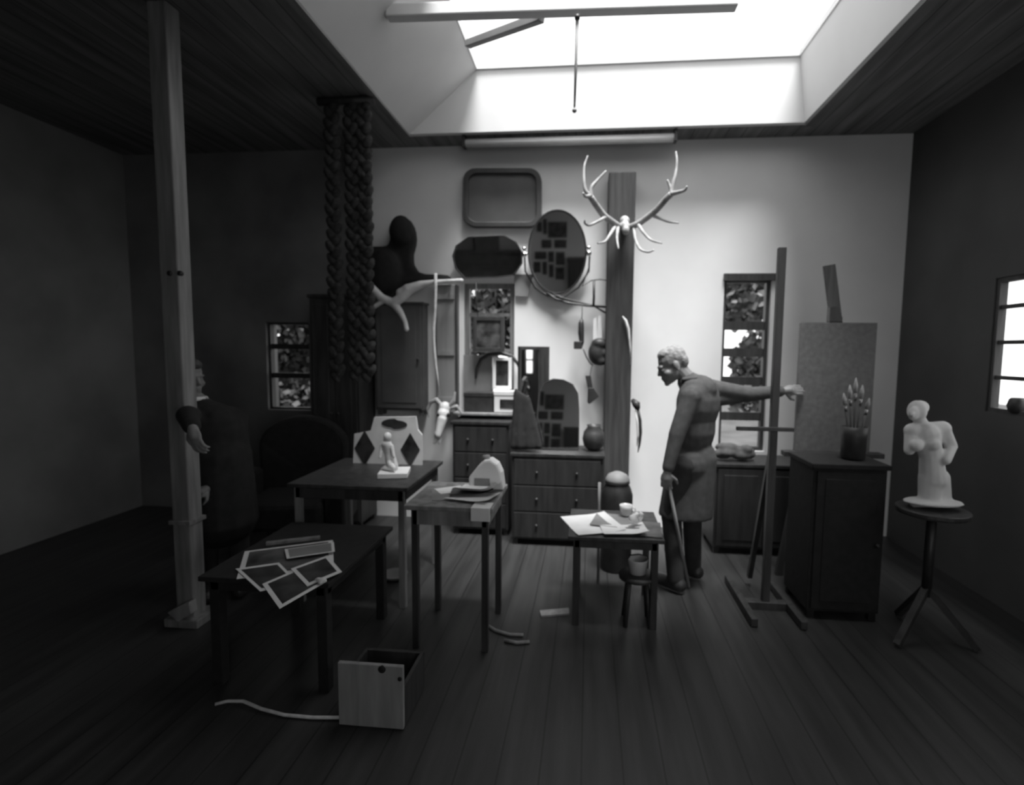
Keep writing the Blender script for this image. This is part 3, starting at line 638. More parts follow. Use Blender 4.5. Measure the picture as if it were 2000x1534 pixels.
# white canister
cx_ = P(952, 960, 2.95).x
o = thing('white_canister', (cx_, 2.95, .80), 'white rounded canister with dark label standing behind papers on table', 'canister')
prof = [(P(x, y, 2.93).x, P(x, y, 2.93).z) for x, y in ((986, 998), (985, 950), (981, 922), (973, 905), (960, 896), (948, 897), (936, 908), (918, 930), (919, 998))]
pp = [(x, 2.89, max(z, .802)) for x, z in prof]; pp[0] = (pp[0][0], 2.89, .802); pp[-1] = (pp[-1][0], 2.89, .802)
MB().prism(pp, (0, .10, 0)).build('body', M['white'], o, bevel=.018)
a = P(926, 962, 2.88); b = P(956, 936, 2.88); MB().box((a.x, 2.884, a.z), (b.x, 2.889, b.z)).build('label_patch', M['grey'], o)
cp = P(950, 897, 2.94); MB().tube([(cp.x, 2.94, cp.z-.01), (cp.x, 2.94, cp.z+.022)], .022, 14).build('screw_cap', M['grey'], o, smooth=True)

# ------------------------------------------------------------------ low table right of centre
zl = .55
x0 = P(1112, 1028, 3.10).x; x1 = P(1296, 1040, 2.95).x
table('low_table', x0, x1, 2.88, 3.40, zl, 'low dark table with crumpled papers in front of the timber column', 'dwood', leg=.04, apron=.05)
G = 'papers on the low table'
xm = (x0+x1)/2
sheet('table_paper', x0+.14, 3.10, zl+.001, .30, .36, .35, 'paper', 'white crumpled sheet at left end of the low table', group=G, curl=.03)
sheet('table_paper', xm+.02, 3.16, zl+.006, .30, .26, -.2, 'grey', 'grey sheet in the middle of the low table', group=G, curl=.02)
sheet('table_paper', xm+.05, 2.99, zl+.010, .26, .18, .12, 'paper', 'pale sheet along the front of the low table', group=G, curl=.04)
sheet('table_paper', x1-.12, 3.05, zl+.004, .24, .26, -.1, 'gpaper', 'dark sheet at right end of the low table', group=G)
c = P(1224, 1004, 3.2); c.z = zl+.002
o = thing('white_cup', (c.x, 3.26, zl), 'small white cup standing at the back of the low table', 'cup')
MB().lathe([(.022, 0), (.032, .01), (.04, .05), (.042, .07), (.039, .07), (.036, .05), (.01, .012)], (c.x, 3.26, zl+.012)).build('bowl', M['ceramic'], o, smooth=True)
MB().tube([(c.x+.038, 3.26, zl+.07), (c.x+.06, 3.26, zl+.06), (c.x+.058, 3.26, zl+.035), (c.x+.034, 3.26, zl+.026)], .005, 6).build('handle', M['ceramic'], o, smooth=True)
c = P(1243, 1030, 3.0)
b_ = MB(); 
for i in range(7): b_.ball((c.x+random.uniform(-.03, .03), 3.06+random.uniform(-.02, .02), zl+.05+random.uniform(0, .05)), random.uniform(.015, .028), None, 6, 5)
tag(b_.build('crumpled_tissue', M['paper'], None, (c.x, 3.06, zl+.03), remesh=.009, smooths=1), 'small crumpled white tissue right of centre on low table', 'tissue')
c = PZ(1245, 1120, .30)
o = thing('enamel_mug', (c.x, c.y, 0), 'white chipped pail on a dark stool under right end of low table', 'pail')
MB().lathe([(.035, .30), (.05, .305), (.058, .38), (.06, .39), (.055, .39), (.047, .315), (.01, .31)], (c.x, c.y, 0)).build('bucket', M['ceramic'], o, smooth=True)
MB().tube([(c.x-.058, c.y, .385), (c.x-.05, c.y-.03, .42), (c.x, c.y-.045, .435), (c.x+.05, c.y-.03, .42), (c.x+.058, c.y, .385)], .004, 6).build('bail_handle', M['iron'], o, smooth=True)
o = thing('foot_stool', (c.x, c.y, 0), 'dark little stool carrying the white pail', 'stool')
MB().lathe([(.10, .27), (.11, .275), (.11, .295), (.10, .30)], (c.x, c.y, 0)).build('seat', M['dwood'], o, smooth=True)
for a in (45, 135, 225, 315): MB().tube([(c.x+.07*math.cos(R(a)), c.y+.07*math.sin(R(a)), .28), (c.x+.10*math.cos(R(a)), c.y+.10*math.sin(R(a)), 0)], .014, 8).build('leg', M['dwood'], o, smooth=True)
c = P(1206, 935, 3.75)
o = thing('lidded_churn', (c.x, 3.75, 0), 'dark upright churn with greyish domed lid behind the low table', 'container')
zt = P(1206, 922, 3.75).z
MB().lathe([(.11, 0), (.115, .02), (.115, zt-.17), (.10, zt-.12), (.085, zt-.09), (.085, zt-.075)], (c.x, 3.75, 0)).build('body', M['iron'], o, smooth=True)
MB().lathe([(.092, zt-.08), (.088, zt-.05), (.07, zt-.02), (.03, zt), (.001, zt+.003)], (c.x, 3.75, 0)).build('lid', M['grey'], o, smooth=True)
tag(MB().tube([P(1171, 943, 3.55), P(1170, 980, 3.55), PZ(1168, 1140, 0.0)+Vector((0, 0, 0))], .010, 8).build('thin_stick', M['wood'], None, PZ(1168, 1140, 0), smooth=True), 'thin upright stick left of the churn behind low table', 'stick')

# ------------------------------------------------------------------ print table, lower left
o = table('print_table', -1.80, -1.16, 2.15, 2.92, .55, 'low dark table spread with picture prints at lower left', 'black', leg=.05, apron=.05)
G = 'picture prints on the low left table'
def quad_sheet(px4, z, label, pic='dprint', border=.022):
    q = [PZ(x, y, z) for x, y in px4]; c = sum(q, Vector())/4
    o = thing('picture_print', c, label, 'print', G)
    mb = MB().prism(q, (0, 0, .002)); mb.build('sheet', M['paper'], o)
    L = sum((q[i]-c).length for i in range(4))/4; kf = 1-border*1.4/L
    MB().prism([c+(p-c)*kf+Vector((0, 0, .002)) for p in q], (0, 0, .0008)).build('picture', M[pic], o)
    return o
quad_sheet([(478, 1078), (650, 1056), (652, 1108), (462, 1132)], .552, 'large print at the back of the low left table', 'gpaper')
quad_sheet([(460, 1112), (545, 1100), (585, 1140), (508, 1156)], .556, 'dim print at the left edge of the low left table')
quad_sheet([(512, 1142), (610, 1100), (632, 1140), (546, 1190)], .560, 'tilted print nearest the camera on the low left table')
quad_sheet([(568, 1112), (640, 1086), (668, 1118), (600, 1146)], .564, 'small light-edged print at the right edge of the low left table')
quad_sheet([(556, 1074), (652, 1060), (654, 1078), (560, 1092)], .568, 'narrow pale print on top of the large back print', 'grey', .012)
c = PZ(628, 1136, .57)
b_ = MB()
for i in range(6): b_.ball(c+Vector((random.uniform(-.03, .03), random.uniform(-.015, .015), random.uniform(0, .012))), (random.uniform(.012, .022), .014, .01), None, 6, 5)
tag(b_.build('paper_scrap', M['paper'], None, c, remesh=.008, smooths=1), 'small crumpled white scrap at front corner of the small light-edged print', 'paper')
tag(MB().beam(PZ(520, 1062, .558), PZ(625, 1050, .558), .03, .014).build('wooden_ruler', M['wood'], None, PZ(572, 1055, .551)), 'dim straight strip of wood behind the prints', 'ruler')

# ------------------------------------------------------------------ wooden post at left
pc = P(339, 500, 2.7); px_ = pc.x
o = thing('wooden_post', (px_, 2.7, 0), 'grey square wooden post from floor to ceiling beside black-coated person', 'post')
hwp = .054
MB().box((px_-hwp, 2.66, 0.02), (px_+hwp, 2.76, ZC-.005)).build('shaft', M['wood'], o, bevel=.008)
for x in (331, 351):
    q = P(x, 534, 2.655); MB().tube([(q.x, 2.652, q.z), (q.x, 2.668, q.z)], .014, 12).build('bolt_head', M['iron'], o, smooth=True)
zb_ = PZ(365, 1025, 0).z
q = P(365, 1024, 2.64); MB().box((px_-hwp-.012, 2.645, q.z-.012), (px_+hwp+.012, 2.775, q.z+.012)).build('collar', M['wood'], o, bevel=.003)
MB().box((px_-hwp-.05, 2.62, 0), (px_+hwp+.05, 2.80, .05)).build('foot_block', M['wood'], o, bevel=.006)
a = P(345, 1252, 2.62); MB().prism([(px_-.06, 2.60, .10), (px_+.075, 2.60, .17), (px_+.085, 2.60, .10), (px_-.0, 2.60, .05)], (0, .055, 0)).build('wedge', M['pwood'], o, bevel=.004)

# ------------------------------------------------------------------ foreground floor things
a = PZ(662, 1418, 0); b = PZ(798, 1408, 0); yb_ = min(a.y, b.y)
zt = P(730, 1300, yb_).z
o = thing('wooden_crate', ((a.x+b.x)/2, yb_+.2, 0), 'pale wooden crate with two dark knot holes on the floor, near front', 'crate')
MB().box((a.x, yb_, .005), (b.x, yb_+.02, zt)).build('front_board', M['pwood'], o, bevel=.003)
cs = MB(); cs.box((a.x, yb_+.02, .005), (a.x+.015, yb_+.28, zt-.10)); cs.box((b.x-.015, yb_+.02, .005), (b.x, yb_+.28, zt-.10)); cs.box((a.x+.015, yb_+.26, .005), (b.x-.015, yb_+.28, zt-.10)); cs.box((a.x+.015, yb_+.02, .0), (b.x-.015, yb_+.26, .02))
cs.build('crate_sides', M['dwood'], o)
for x, y, r in ((746, 1308, .016), (781, 1327, .009)):
    q = P(x, y, yb_-.001); MB().tube([(q.x, yb_-.004, q.z), (q.x, yb_+.004, q.z)], r, 12).build('knot_hole', M['black'], o, smooth=True)
pts = [(420, 1376), (445, 1370), (475, 1370), (510, 1385), (555, 1397), (610, 1402), (660, 1402), (700, 1398)]
pts = [PZ(x, y, .012) for x, y in pts]
tag(MB().tube(pts, .007, 8).build('floor_cable', M['cord'], None, pts[0], smooth=True), 'thin pale cable snaking across the floor left of wooden crate', 'cable')
G = 'curved canes on the floor'
for i, (pl, lb) in enumerate(((((945, 1218), (968, 1232), (995, 1240), (1022, 1241)), 'bent pale cane on the floor, the farther of the two'), (((985, 1251), (1010, 1256), (1034, 1254)), 'bent pale cane on the floor, the nearer of the two'))):
    q = [PZ(x, y, .010) for x, y in pl]; tag(MB().tube(q, .009, 8).build('bent_cane', M['pwood'], None, q[0], smooth=True), lb, 'cane', G)
q = [PZ(x, y, .001) for x, y in ((1054, 1196), (1111, 1191), (1112, 1202), (1057, 1207))]
tag(MB().prism(q, (0, 0, .012)).build('floor_batten', M['pwood'], None, q[0]), 'short pale batten lying on floor in front of the low table', 'batten')
c = PZ(770, 1124, .02); c.z = 0
tag(MB().lathe([(.05, 0), (.06, .004), (.09, .03), (.095, .034), (.085, .034), (.055, .012), (.005, .01)], c).build('saucer', M['grey'], None, c, smooth=True), 'grey shallow saucer on the floor under the centre tables', 'saucer')

# ------------------------------------------------------------------ right side: easels, canvas, brushes, statue
Ye = 3.25
ec = P(1517, 700, Ye)
o = thing('easel_mast', (ec.x, Ye, 0), 'tall dark studio easel mast with crossbar standing right of stooping man', 'easel')
zt = P(1517, 484, Ye).z
MB().box((ec.x-.022, Ye-.02, .04), (ec.x+.022, Ye+.02, zt)).build('mast', M['dwood'], o, bevel=.003)
q0 = P(1438, 837, Ye-.03); q1 = P(1550, 837, Ye-.03)
MB().box((q0.x, Ye-.045, q0.z-.012), (q1.x, Ye-.02, q0.z+.012)).build('crossbar', M['dwood'], o, bevel=.002)
MB().box((ec.x-.16, Ye-.03, 0), (ec.x+.16, Ye+.03, .05)).build('base_bar', M['dwood'], o, bevel=.004)
for sx in (-1, 1): MB().beam((ec.x+sx*.14, Ye-.25, .03), (ec.x+sx*.14, Ye+.35, .03), .04, .05).build('runner', M['dwood'], o, bevel=.004)
MB().beam((ec.x, Ye+.32, .06), (ec.x, Ye+.02, 1.0), .03, .03).build('back_strut', M['dwood'], o)
# canvas and its easel
Yc = 3.72; a = P(1551, 880, Yc); b = P(1713, 631, Yc)
cz0, cz1 = a.z, b.z
o = thing('painting_canvas', ((a.x+b.x)/2, Yc, cz0), 'large dark blank canvas on an easel right of the tall mast', 'canvas')
MB().box((a.x, Yc-.006, cz0), (b.x, Yc, cz1)).build('canvas_cloth', M['canvas'], o)
sf = MB().ring([(a.x, Yc, cz0), (b.x, Yc, cz0), (b.x, Yc, cz1), (a.x, Yc, cz1)], [(a.x+.05, Yc, cz0+.05), (b.x-.05, Yc, cz0+.05), (b.x-.05, Yc, cz1-.05), (a.x+.05, Yc, cz1-.05)], (0, .022, 0))
sf.build('stretcher', M['wood'], o)
ex = (a.x+b.x)/2
o = thing('canvas_easel', (ex, Yc+.1, 0), 'dark wooden easel holding the large dark canvas, its head tilted above it', 'easel')
MB().beam((ex+.02, Yc+.10, .0), P(1634, 640, Yc+.06), .07, .05, (0, 1, 0)).build('mast', M['dwood'], o, bevel=.003)
MB().beam(P(1634, 640, Yc+.03), P(1619, 518, Yc+.03), .075, .03, (0, 1, 0)).build('sliding_head', M['timber'], o, bevel=.003)
MB().prism([P(x, y, Yc+.0) for x, y in ((1622, 600), (1636, 598), (1646, 620), (1646, 629), (1620, 629))], (0, .05, 0)).build('clamp', M['dwood'], o, bevel=.003)
for sx in (-1, 1): MB().beam((ex+sx*.30, Yc+.045, 0), (ex+sx*.06, Yc+.06, cz1-.2), .045, .03, (0, 1, 0)).build('leg', M['dwood'], o)
MB().box((ex-.33, Yc-.05, cz0-.035), (ex+.33, Yc+.028, cz0-.001)).build('ledge', M['dwood'], o, bevel=.003)
cupboard('low_chest', 1398, 905, 1592, 4.12, .40, 'low dark chest under the right-hand window between man and canvas', 'ebony', doors=2, cat='chest')
b_ = MB(); zc_ = P(1440, 905, 4.12).z
rn = random.Random(5)
for i in range(12): b_.ball((P(1438, 900, 4.25).x+rn.uniform(-.12, .12), 4.27+rn.uniform(-.07, .07), zc_+.045+rn.uniform(0, .06)*(1 if i % 2 else .3)), (rn.uniform(.05, .09), .05, .04), None, 8, 6)
for v in b_.v: v.z = max(v.z, zc_+.001)
tag(b_.build('crumpled_cloth', M['coat'], None, (P(1438, 900, 4.25).x, 4.27, zc_), remesh=.012, smooths=2), 'grey crumpled cloth on the low dark chest behind the man', 'cloth')
tb = cupboard('paint_cabinet', 1590, 905, 1735, 3.15, .36, 'dark paint cabinet below the canvas carrying a jar of brushes', 'black', doors=1, drawers=0, cat='cabinet')
zc = P(1660, 905, 3.15).z
c = Vector((P(1668, 850, 3.3).x, 3.3, zc))
tag(MB().lathe([(.06, 0), (.068, .01), (.07, .14), (.075, .20), (.068, .20), (.06, .02)], c).build('brush_jar', M['leather'], None, c, smooth=True), 'dark jar full of paint brushes on the paint cabinet', 'jar')
G = 'paint brushes in the dark jar'
rows = [(1648, 768, 'leftmost'), (1660, 752, 'second from left'), (1672, 738, 'tallest, in the middle'), (1685, 752, 'second from right'), (1698, 778, 'rightmost')]
for x, y, wh in rows:
    tip = P(x, y, 3.3); base = c+Vector(((x-1672)*.0006, 0, .03)); d = (tip-base); 
    o = thing('paint_brush', base, 'pale-tipped paint brush in the dark jar, %s' % wh, 'brush', G)
    MB().tube([base, base+d*.72], [.005, .007], 8).build('handle', M['dwood'], o, smooth=True)
    MB().tube([base+d*.70, base+d*.80], [.008, .010], 8).build('ferrule', M['metal'], o, smooth=True)
    MB().tube([base+d*.80, base+d*.90, tip], [.011, .013, .003], 8).build('bristles', M['antler'], o, smooth=True)
# plaster statue on its stand
Ys = 3.0; k = Ys/1000
c = P(1822, 985, Ys); zt = c.z
sx = c.x
D = lambda x, y, d=0.0: P(x, y, Ys+d)
st = MB(); st.cap(D(1785, 984), D(1862, 984), .022); st.ball((sx, Ys, zt+.012), (53*k, .09, .02))
st.cap(D(1815, 972), D(1818, 935), .055, .062); st.cap(D(1838, 972, .03), D(1832, 935, .02), .05, .06); st.cap(D(1822, 935), D(1818, 890), .07, .055); st.cap(D(1818, 890), D(1808, 850), .055, .075)
st.cap(D(1783, 842), D(1840, 838), .045, .045); st.ball(D(1790, 870, -.05), (.035, .035, .035)); st.ball(D(1822, 868, -.05), (.035, .035, .035)); st.cap(D(1806, 838), D(1796, 818), .032, .03)
st.ball(D(1791, 803, -.01), (.046, .055, .06)); st.ball(D(1784, 808, -.05), (.03, .02, .04)); st.ball(D(1797, 796, .03), (.045, .04, .04)); st.cap(D(1783, 808, -.07), D(1782, 812, -.075), .010)
st.cap(D(1842, 840), D(1858, 872), .038, .03); st.cap(D(1858, 872), D(1848, 900, -.06), .03, .024); st.cap(D(1780, 845), D(1776, 880, -.02), .036, .028)
tag(st.build('plaster_statue', M['plas'], None, (sx, Ys, zt-.005), remesh=.008, smooths=3), 'white plaster figure statue on a dark stand below the right wall window', 'statue')
zs_ = zt-.022*1-.002
o = thing('statue_stand', (sx, Ys, 0), 'dark round-topped modelling stand under the plaster statue', 'stand')
MB().lathe([(.17, zs_-.03), (.175, zs_-.02), (.175, zs_-.004), (.17, zs_)], (sx, Ys, 0), 28).build('turntable', M['dwood'], o, smooth=False)
MB().tube([(sx, Ys, .25), (sx, Ys, zs_-.028)], .025, 12).build('column', M['iron'], o, smooth=True)
for a in (90, 210, 330): MB().beam((sx, Ys, .30), (sx+.24*math.cos(R(a)), Ys+.24*math.sin(R(a)), 0.015), .035, .03).build('leg', M['dwood'], o)
# little pot on the right window sill
c = Vector((XR+.03, 3.47, 1.25)); 
o = tag(MB().lathe([(.03, 0), (.045, .01), (.055, .05), (.045, .09), (.035, .10), (.03, .09), (.01, .03)], c, 16).build('sill_pot', M['leather'], None, c, smooth=True), 'small dark round pot on sill of the right wall window', 'pot')

# ------------------------------------------------------------------ dark armchair at left
def armchair(cx, cy, ang, label):
    o = thing('armchair', (cx, cy, 0), label, 'chair')
    def T(mb): return mb.turn((cx, cy, 0), 'Z', ang)
    T(MB().box((cx-.30, cy-.30, .22), (cx+.30, cy+.25, .44))).build('seat', M['black'], o, bevel=.04)
    bk = MB(); n = 16
    arch = [(cx-.34, cy+.22, .30)]+[(cx+.36*-math.cos(math.pi*i/n), cy+.24, .78+.26*math.sin(math.pi*i/n)) for i in range(n+1)]+[(cx+.34, cy+.22, .30)]
    T(MB().prism(arch, (0, .12, .0))).build('backrest', M['black'], o, bevel=.03)
    for s in (-1, 1): T(MB().box((cx+s*.38-.07, cy-.28, .20), (cx+s*.38+.07, cy+.24, .62))).build('armrest', M['black'], o, bevel=.04)
    for sx in (-.3, .3):
        for sy in (-.24, .26): T(MB().tube([(cx+sx, cy+sy, .22), (cx+sx, cy+sy, 0)], [.025, .018], 8)).build('leg', M['dwood'], o, smooth=True)
    return o
armchair(-2.36, 3.86, R(12), 'black round-backed armchair below the small dim window')

# ------------------------------------------------------------------ the wall behind the camera, which the mirrors show
hung = [(-.90, -.50, 2.04, 2.36), (-1.04, -.83, 1.83, 2.0), (-.77, -.51, 1.83, 2.0), (-1.13, -1.03, 2.17, 2.36), (-1.0, -.925, 2.12, 2.42), (-1.19, -.94, 1.60, 1.76), (-.90, -.78, 1.54, 1.76), (-.74, -.55, 1.48, 1.75),
        (-1.22, -1.07, 1.32, 1.55), (-1.03, -.93, 1.28, 1.55), (-.89, -.79, 1.22, 1.49), (-.75, -.56, 1.17, 1.43)]
for x0, x1, z0, z1 in hung:
    o = thing('hung_picture', ((x0+x1)/2, YF, z0), 'dark framed picture on the pale wall behind, seen only in the mirrors', 'picture', 'pictures reflected in the oval and leaning mirrors')
    MB().box((x0+.012, YF+.001, z0+.012), (x1-.012, YF+.014, z1-.012)).build('picture', M['gpaper'], o)
    MB().ring([(x0, YF, z0), (x1, YF, z0), (x1, YF, z1), (x0, YF, z1)], [(x0+.014, YF, z0+.014), (x1-.014, YF, z0+.014), (x1-.014, YF, z1-.014), (x0+.014, YF, z1-.014)], (0, .022, 0)).build('frame', M['dwood'], o)
o = thing('dark_bookcase', (-2.25, YF+.2, 0), 'tall dark bookcase seen only as the dark reflection in octagonal mirror', 'bookcase')
bc = MB(); bc.box((-3.1, YF, 0), (-1.42, YF+.03, 2.61)); bc.box((-3.1, YF+.03, 0), (-3.06, YF+.36, 2.61)); bc.box((-1.46, YF+.03, 0), (-1.42, YF+.36, 2.61)); bc.box((-3.06, YF+.03, 2.57), (-1.46, YF+.36, 2.61)); bc.box((-3.06, YF+.03, 0), (-1.46, YF+.36, .08))
bc.build('carcass', M['grey'], o)
for z in (.5, .95, 1.4, 1.85, 2.25): MB().box((-3.06, YF+.03, z), (-1.46, YF+.34, z+.025)).build('shelf', M['grey'], o)
o = thing('storage_box', (-2.18, YF+.18, 2.61), 'dark box on top of the tall bookcase, seen only in octagonal mirror', 'box')
MB().box((-2.42, YF+.02, 2.61), (-1.95, YF+.34, 2.92)).build('body', M['grey'], o, bevel=.01); MB().box((-2.43, YF+.01, 2.92), (-1.94, YF+.35, 2.99)).build('lid', M['grey'], o, bevel=.01)
o = thing('dark_cabinet', (-.26, YF+.2, 0), 'dark cabinet seen only at the lower right of the oval mirror', 'cabinet')
MB().box((-.46, YF+.01, 0), (-.06, YF+.38, 1.60)).build('carcass', M['dwood'], o, bevel=.005); MB().box((-.48, YF+.01, 1.60), (-.04, YF+.40, 1.64)).build('top_board', M['dwood'], o, bevel=.005)
MB().box((-.44, YF+.38, .06), (-.08, YF+.395, 1.57)).build('door', M['dwood'], o, bevel=.004)

# ------------------------------------------------------------------ people
def head(mb, c, f, u, s=1.0):
    f = Vector(f).normalized(); u = (Vector(u)-f*Vector(u).dot(f)).normalized(); sd_ = f.cross(u)
    rot = Matrix((sd_, f, u)).transposed()
    q = lambda x, y, z: Vector(c)+(sd_*x+f*y+u*z)*s
    E = lambda x, y, z, r: mb.ball(q(x, y, z), tuple(v*s for v in r), rot)
    E(0, -.012, .035, (.074, .095, .085)); E(0, .03, -.03, (.060, .068, .075)); E(0, .052, -.075, (.042, .045, .035)); E(0, .078, -.098, (.022, .02, .018))
    E(0, .078, .022, (.052, .018, .013)); mb.cap(q(0, .088, .010), q(0, .104, -.022), .009*s, .013*s); E(.012, .094, -.028, (.009, .01, .008)); E(-.012, .094, -.028, (.009, .01, .008))
    E(0, .092, -.054, (.024, .012, .006)); E(0, .090, -.066, (.021, .012, .006))
    for k_ in (-1, 1):
        E(k_*.031, .076, -.002, (.013, .013, .010)); E(k_*.045, .055, -.03, (.022, .025, .022)); E(k_*.075, -.012, -.008, (.010, .022, .032)); E(k_*.079, -.012, -.034, (.007, .010, .010))
    return q, rot
def hand(mb, wrist, d, palm_n, side, curl=.35, spread=.06):
    d = Vector(d).normalized(); n = (Vector(palm_n)-d*Vector(palm_n).dot(d)).normalized(); s = n.cross(d)*side
    w = Vector(wrist)
    rot = Matrix((s, d, n)).transposed()
    mb.ball(w+d*.045, (.040, .052, .017), rot); mb.cap(w, w+d*.04, .025, .03)
    L = (.072, .080, .075, .060)
    for i in range(4):
        off = (-.029, -.010, .010, .028)[i]
        b0 = w+d*(.083-.004*abs(i-1))+s*(-off); dd = (d+s*(-off*spread*20)).normalized(); p = b0; a = 0
        for j in range(3):
            a += curl*(1, 1.2, .9)[j]*(.8 if j == 0 else 1); ln = L[i]*(.45, .32, .23)[j]
            q = p+(dd*math.cos(a)+n*math.sin(a))*ln; mb.cap(p, q, .0095-.001*j, .009-.001*j, 8); p = q
    t0 = w+d*.025+s*.03; t1 = t0+(s*.75+d*.6+n*.35).normalized()*.038; t2 = t1+(s*.25+d*.85+n*.45).normalized()*.03
    mb.cap(t0, t1, .013, .011, 8); mb.cap(t1, t2, .011, .008, 8)
def ell(mb, c, r, f=(0, 1, 0)):
    f = Vector(f).normalized(); rot = Matrix((f.cross(Vector((0, 0, 1))), f, Vector((0, 0, 1)))).transposed(); mb.ball(c, r, rot)

# stooping man
Ym = 3.5
D = lambda x, y, d=0.0: P(x, y, Ym+d)
fac = Vector((-.75, .66, 0)); sid = Vector((.66, .75, 0))           # body faces left and away, right shoulder towards the canvas
hc = D(1313, 714); neck = D(1345, 742)
shR = D(1388, 760)+Vector((0, .12, 0)); shL = D(1340, 772)+Vector((0, -.14, 0)); ch = (shR+shL)/2
hip = D(1352, 905); hipR = hip+sid*.095; hipL = hip-sid*.095
elR = D(1462, 771, .16); wrR = D(1530, 764, .16)
elL = D(1322, 850, -.20); wrL = D(1303, 922, -.24)
knR = Vector((hip.x+.03, hip.y+.10, .48)); anR = Vector((hip.x+.06, hip.y+.14, .09)); knL = Vector((hip.x-.13, hip.y-.03, .50)); anL = Vector((hip.x-.10, hip.y-.08, .09))
body = MB()
hf = Vector((-.90, -.05, -.42)); hu = Vector((-.36, 0, .93))
q, rot = head(body, hc, hf, hu)
body.cap(q(0, -.035, -.05), neck, .052, .058); body.cap(neck, ch, .06, .09)
ell(body, ch+Vector((0, 0, -.08)), (.17, .10, .18), fac); ell(body, (ch+hip)/2, (.14, .095, .18), fac); ell(body, hip, (.15, .10, .13), fac)
body.cap(shR, elR, .048, .038); body.cap(elR, wrR, .038, .026); body.cap(shL, elL, .048, .038); body.cap(elL, wrL, .038, .026)
body.cap(ch, shR, .07, .05); body.cap(ch, shL, .07, .05)
hand(body, wrR, (1, .06, .10), (0, 1, -.25), 1, .25); hand(body, wrL, (-.05, 0, -1), (.3, .9, 0), -1, .65)
for h_, kn, an in ((hipR, knR, anR), (hipL, knL, anL)):
    body.cap(h_, kn, .08, .055); body.cap(kn, an, .052, .036); body.cap(an-Vector((0, 0, .04)), an+fac*.15-Vector((0, 0, .045)), .034, .03)
man = body.build('person', M['skin'], None, Vector((hip.x, hip.y, 0)), remesh=.0055, smooths=2)
tag(man, 'stooping grey-haired man in dark clothes reaching to hold the canvas', 'person')
hr = MB(); 
for (x, y, z, r) in ((0, -.03, .05, (.077, .085, .080)), (0, .01, .085, (.06, .06, .042)), (0, -.07, .01, (.066, .045, .06))):
    hr.ball(q(x, y, z), r, rot)
hr.build('hair', M['hair'], man, remesh=.006, smooths=2)
sh = MB(); sh.cap(neck+Vector((0, 0, -.015)), ch+Vector((0, 0, .0)), .075, .11)
ell(sh, ch+Vector((0, 0, -.08)), (.19, .125, .20), fac); ell(sh, (ch+hip)/2, (.165, .12, .20), fac); ell(sh, hip+Vector((0, 0, .0)), (.185, .135, .15), fac); 
sk2 = MB().cap(hip+Vector((0, 0, .02)), hip+Vector((-.03, 0, -.36)), .165, .19)
for v in sk2.v: v.z = max(v.z, .50); v.y = hip.y+(v.y-hip.y)*.8
sh.add(sk2.v, sk2.f)
sh.cap(ch+fac*-.03+Vector((0, 0, .02)), shR, .095, .072); sh.cap(ch, shL, .09, .068); sh.cap(shR, elR, .068, .056); sh.cap(elR, wrR+(elR-wrR)*.12, .056, .042); sh.cap(shL, elL, .066, .055); sh.cap(elL, wrL+(elL-wrL)*.12, .055, .04)
sh.cap(elR+Vector((-.06, 0, -.02)), shR+Vector((.02, 0, -.08)), .045, .06)
shirt = sh.build('shirt', M['coat'], man, remesh=.010, smooths=4)
MB().chain([neck+Vector((-.045, -.06, .005)), neck+Vector((.03, -.075, .012)), neck+Vector((.07, 0, .02)), neck+Vector((.03, .07, .012))], [.014]*4).build('collar', M['coat'], shirt, remesh=.006, smooths=2)
tr = MB(); ell(tr, hip-Vector((0, 0, .03)), (.165, .115, .12), fac)
for h_, kn, an in ((hipR, knR, anR), (hipL, knL, anL)):
    tr.cap(h_, kn, .10, .074); tr.cap(kn, an+Vector((0, 0, .0)), .072, .058)
tr.build('trousers', M['trouser'], man, remesh=.011, smooths=4)
for an in (anR, anL):
    s_ = MB(); s_.cap(an-Vector((0, 0, .035))-fac*.03, an+fac*.16-Vector((0, 0, .045)), .05, .042); s_.cap(an-Vector((0, 0, .03)), an+Vector((0, 0, .02)), .05, .05)
    for i, v in enumerate(s_.v):
        if v.z < .002: v.z = .002
    s_.build('shoe', M['sole'], man, remesh=.009, smooths=2)
# pale stick he stands beside
a = D(1307, 950, -.24); b = PZ(1345, 1150, 0.0)
tag(MB().tube([a, a+(b-a)*.5, b+Vector((0, 0, .012))], [.011, .012, .012], 8).build('walking_stick', M['pwood'], None, b, smooth=True), 'pale slanted walking stick under the stooping man’s lowered hand', 'stick')

# person behind the post
Yp = 3.02
D = lambda x, y, d=0.0: P(x, y, Yp+d)
hc = D(368, 738); fac = Vector((.55, -.83, 0)); sid = fac.cross(Vector((0, 0, 1)))
neck = D(378, 778); ch = D(412, 815, .02)
shR = D(372, 812, -.02); shL = D(462, 815, .14)
hip = D(432, 960, .06); hip.z = .90
elR = P(366, 812, 2.56); wrR = P(376, 836, 2.42)
elL = shL+Vector((.06, -.05, -.29)); wrL = elL+Vector((-.08, -.20, -.12))
body = MB(); q, rot = head(body, hc, (.93, -.30, -.10), (0, 0, 1))
body.cap(q(0, -.02, -.06), neck, .052, .055); body.cap(neck, ch, .055, .09)
ell(body, ch+Vector((0, 0, -.12)), (.16, .10, .2), fac); ell(body, (ch+hip)/2, (.13, .09, .18), fac); ell(body, hip, (.15, .10, .13), fac)
for a_, b_, c_ in ((shR, elR, wrR), (shL, elL, wrL)): body.cap(ch, a_, .07, .05); body.cap(a_, b_, .046, .038); body.cap(b_, c_, .037, .026)
hand(body, wrR, (.22, -.05, -.75), (.1, 1, 0), 1, .45); hand(body, wrL, (-.5, -.6, -.4), (-.3, .5, -.4), -1, .4)
legs = []
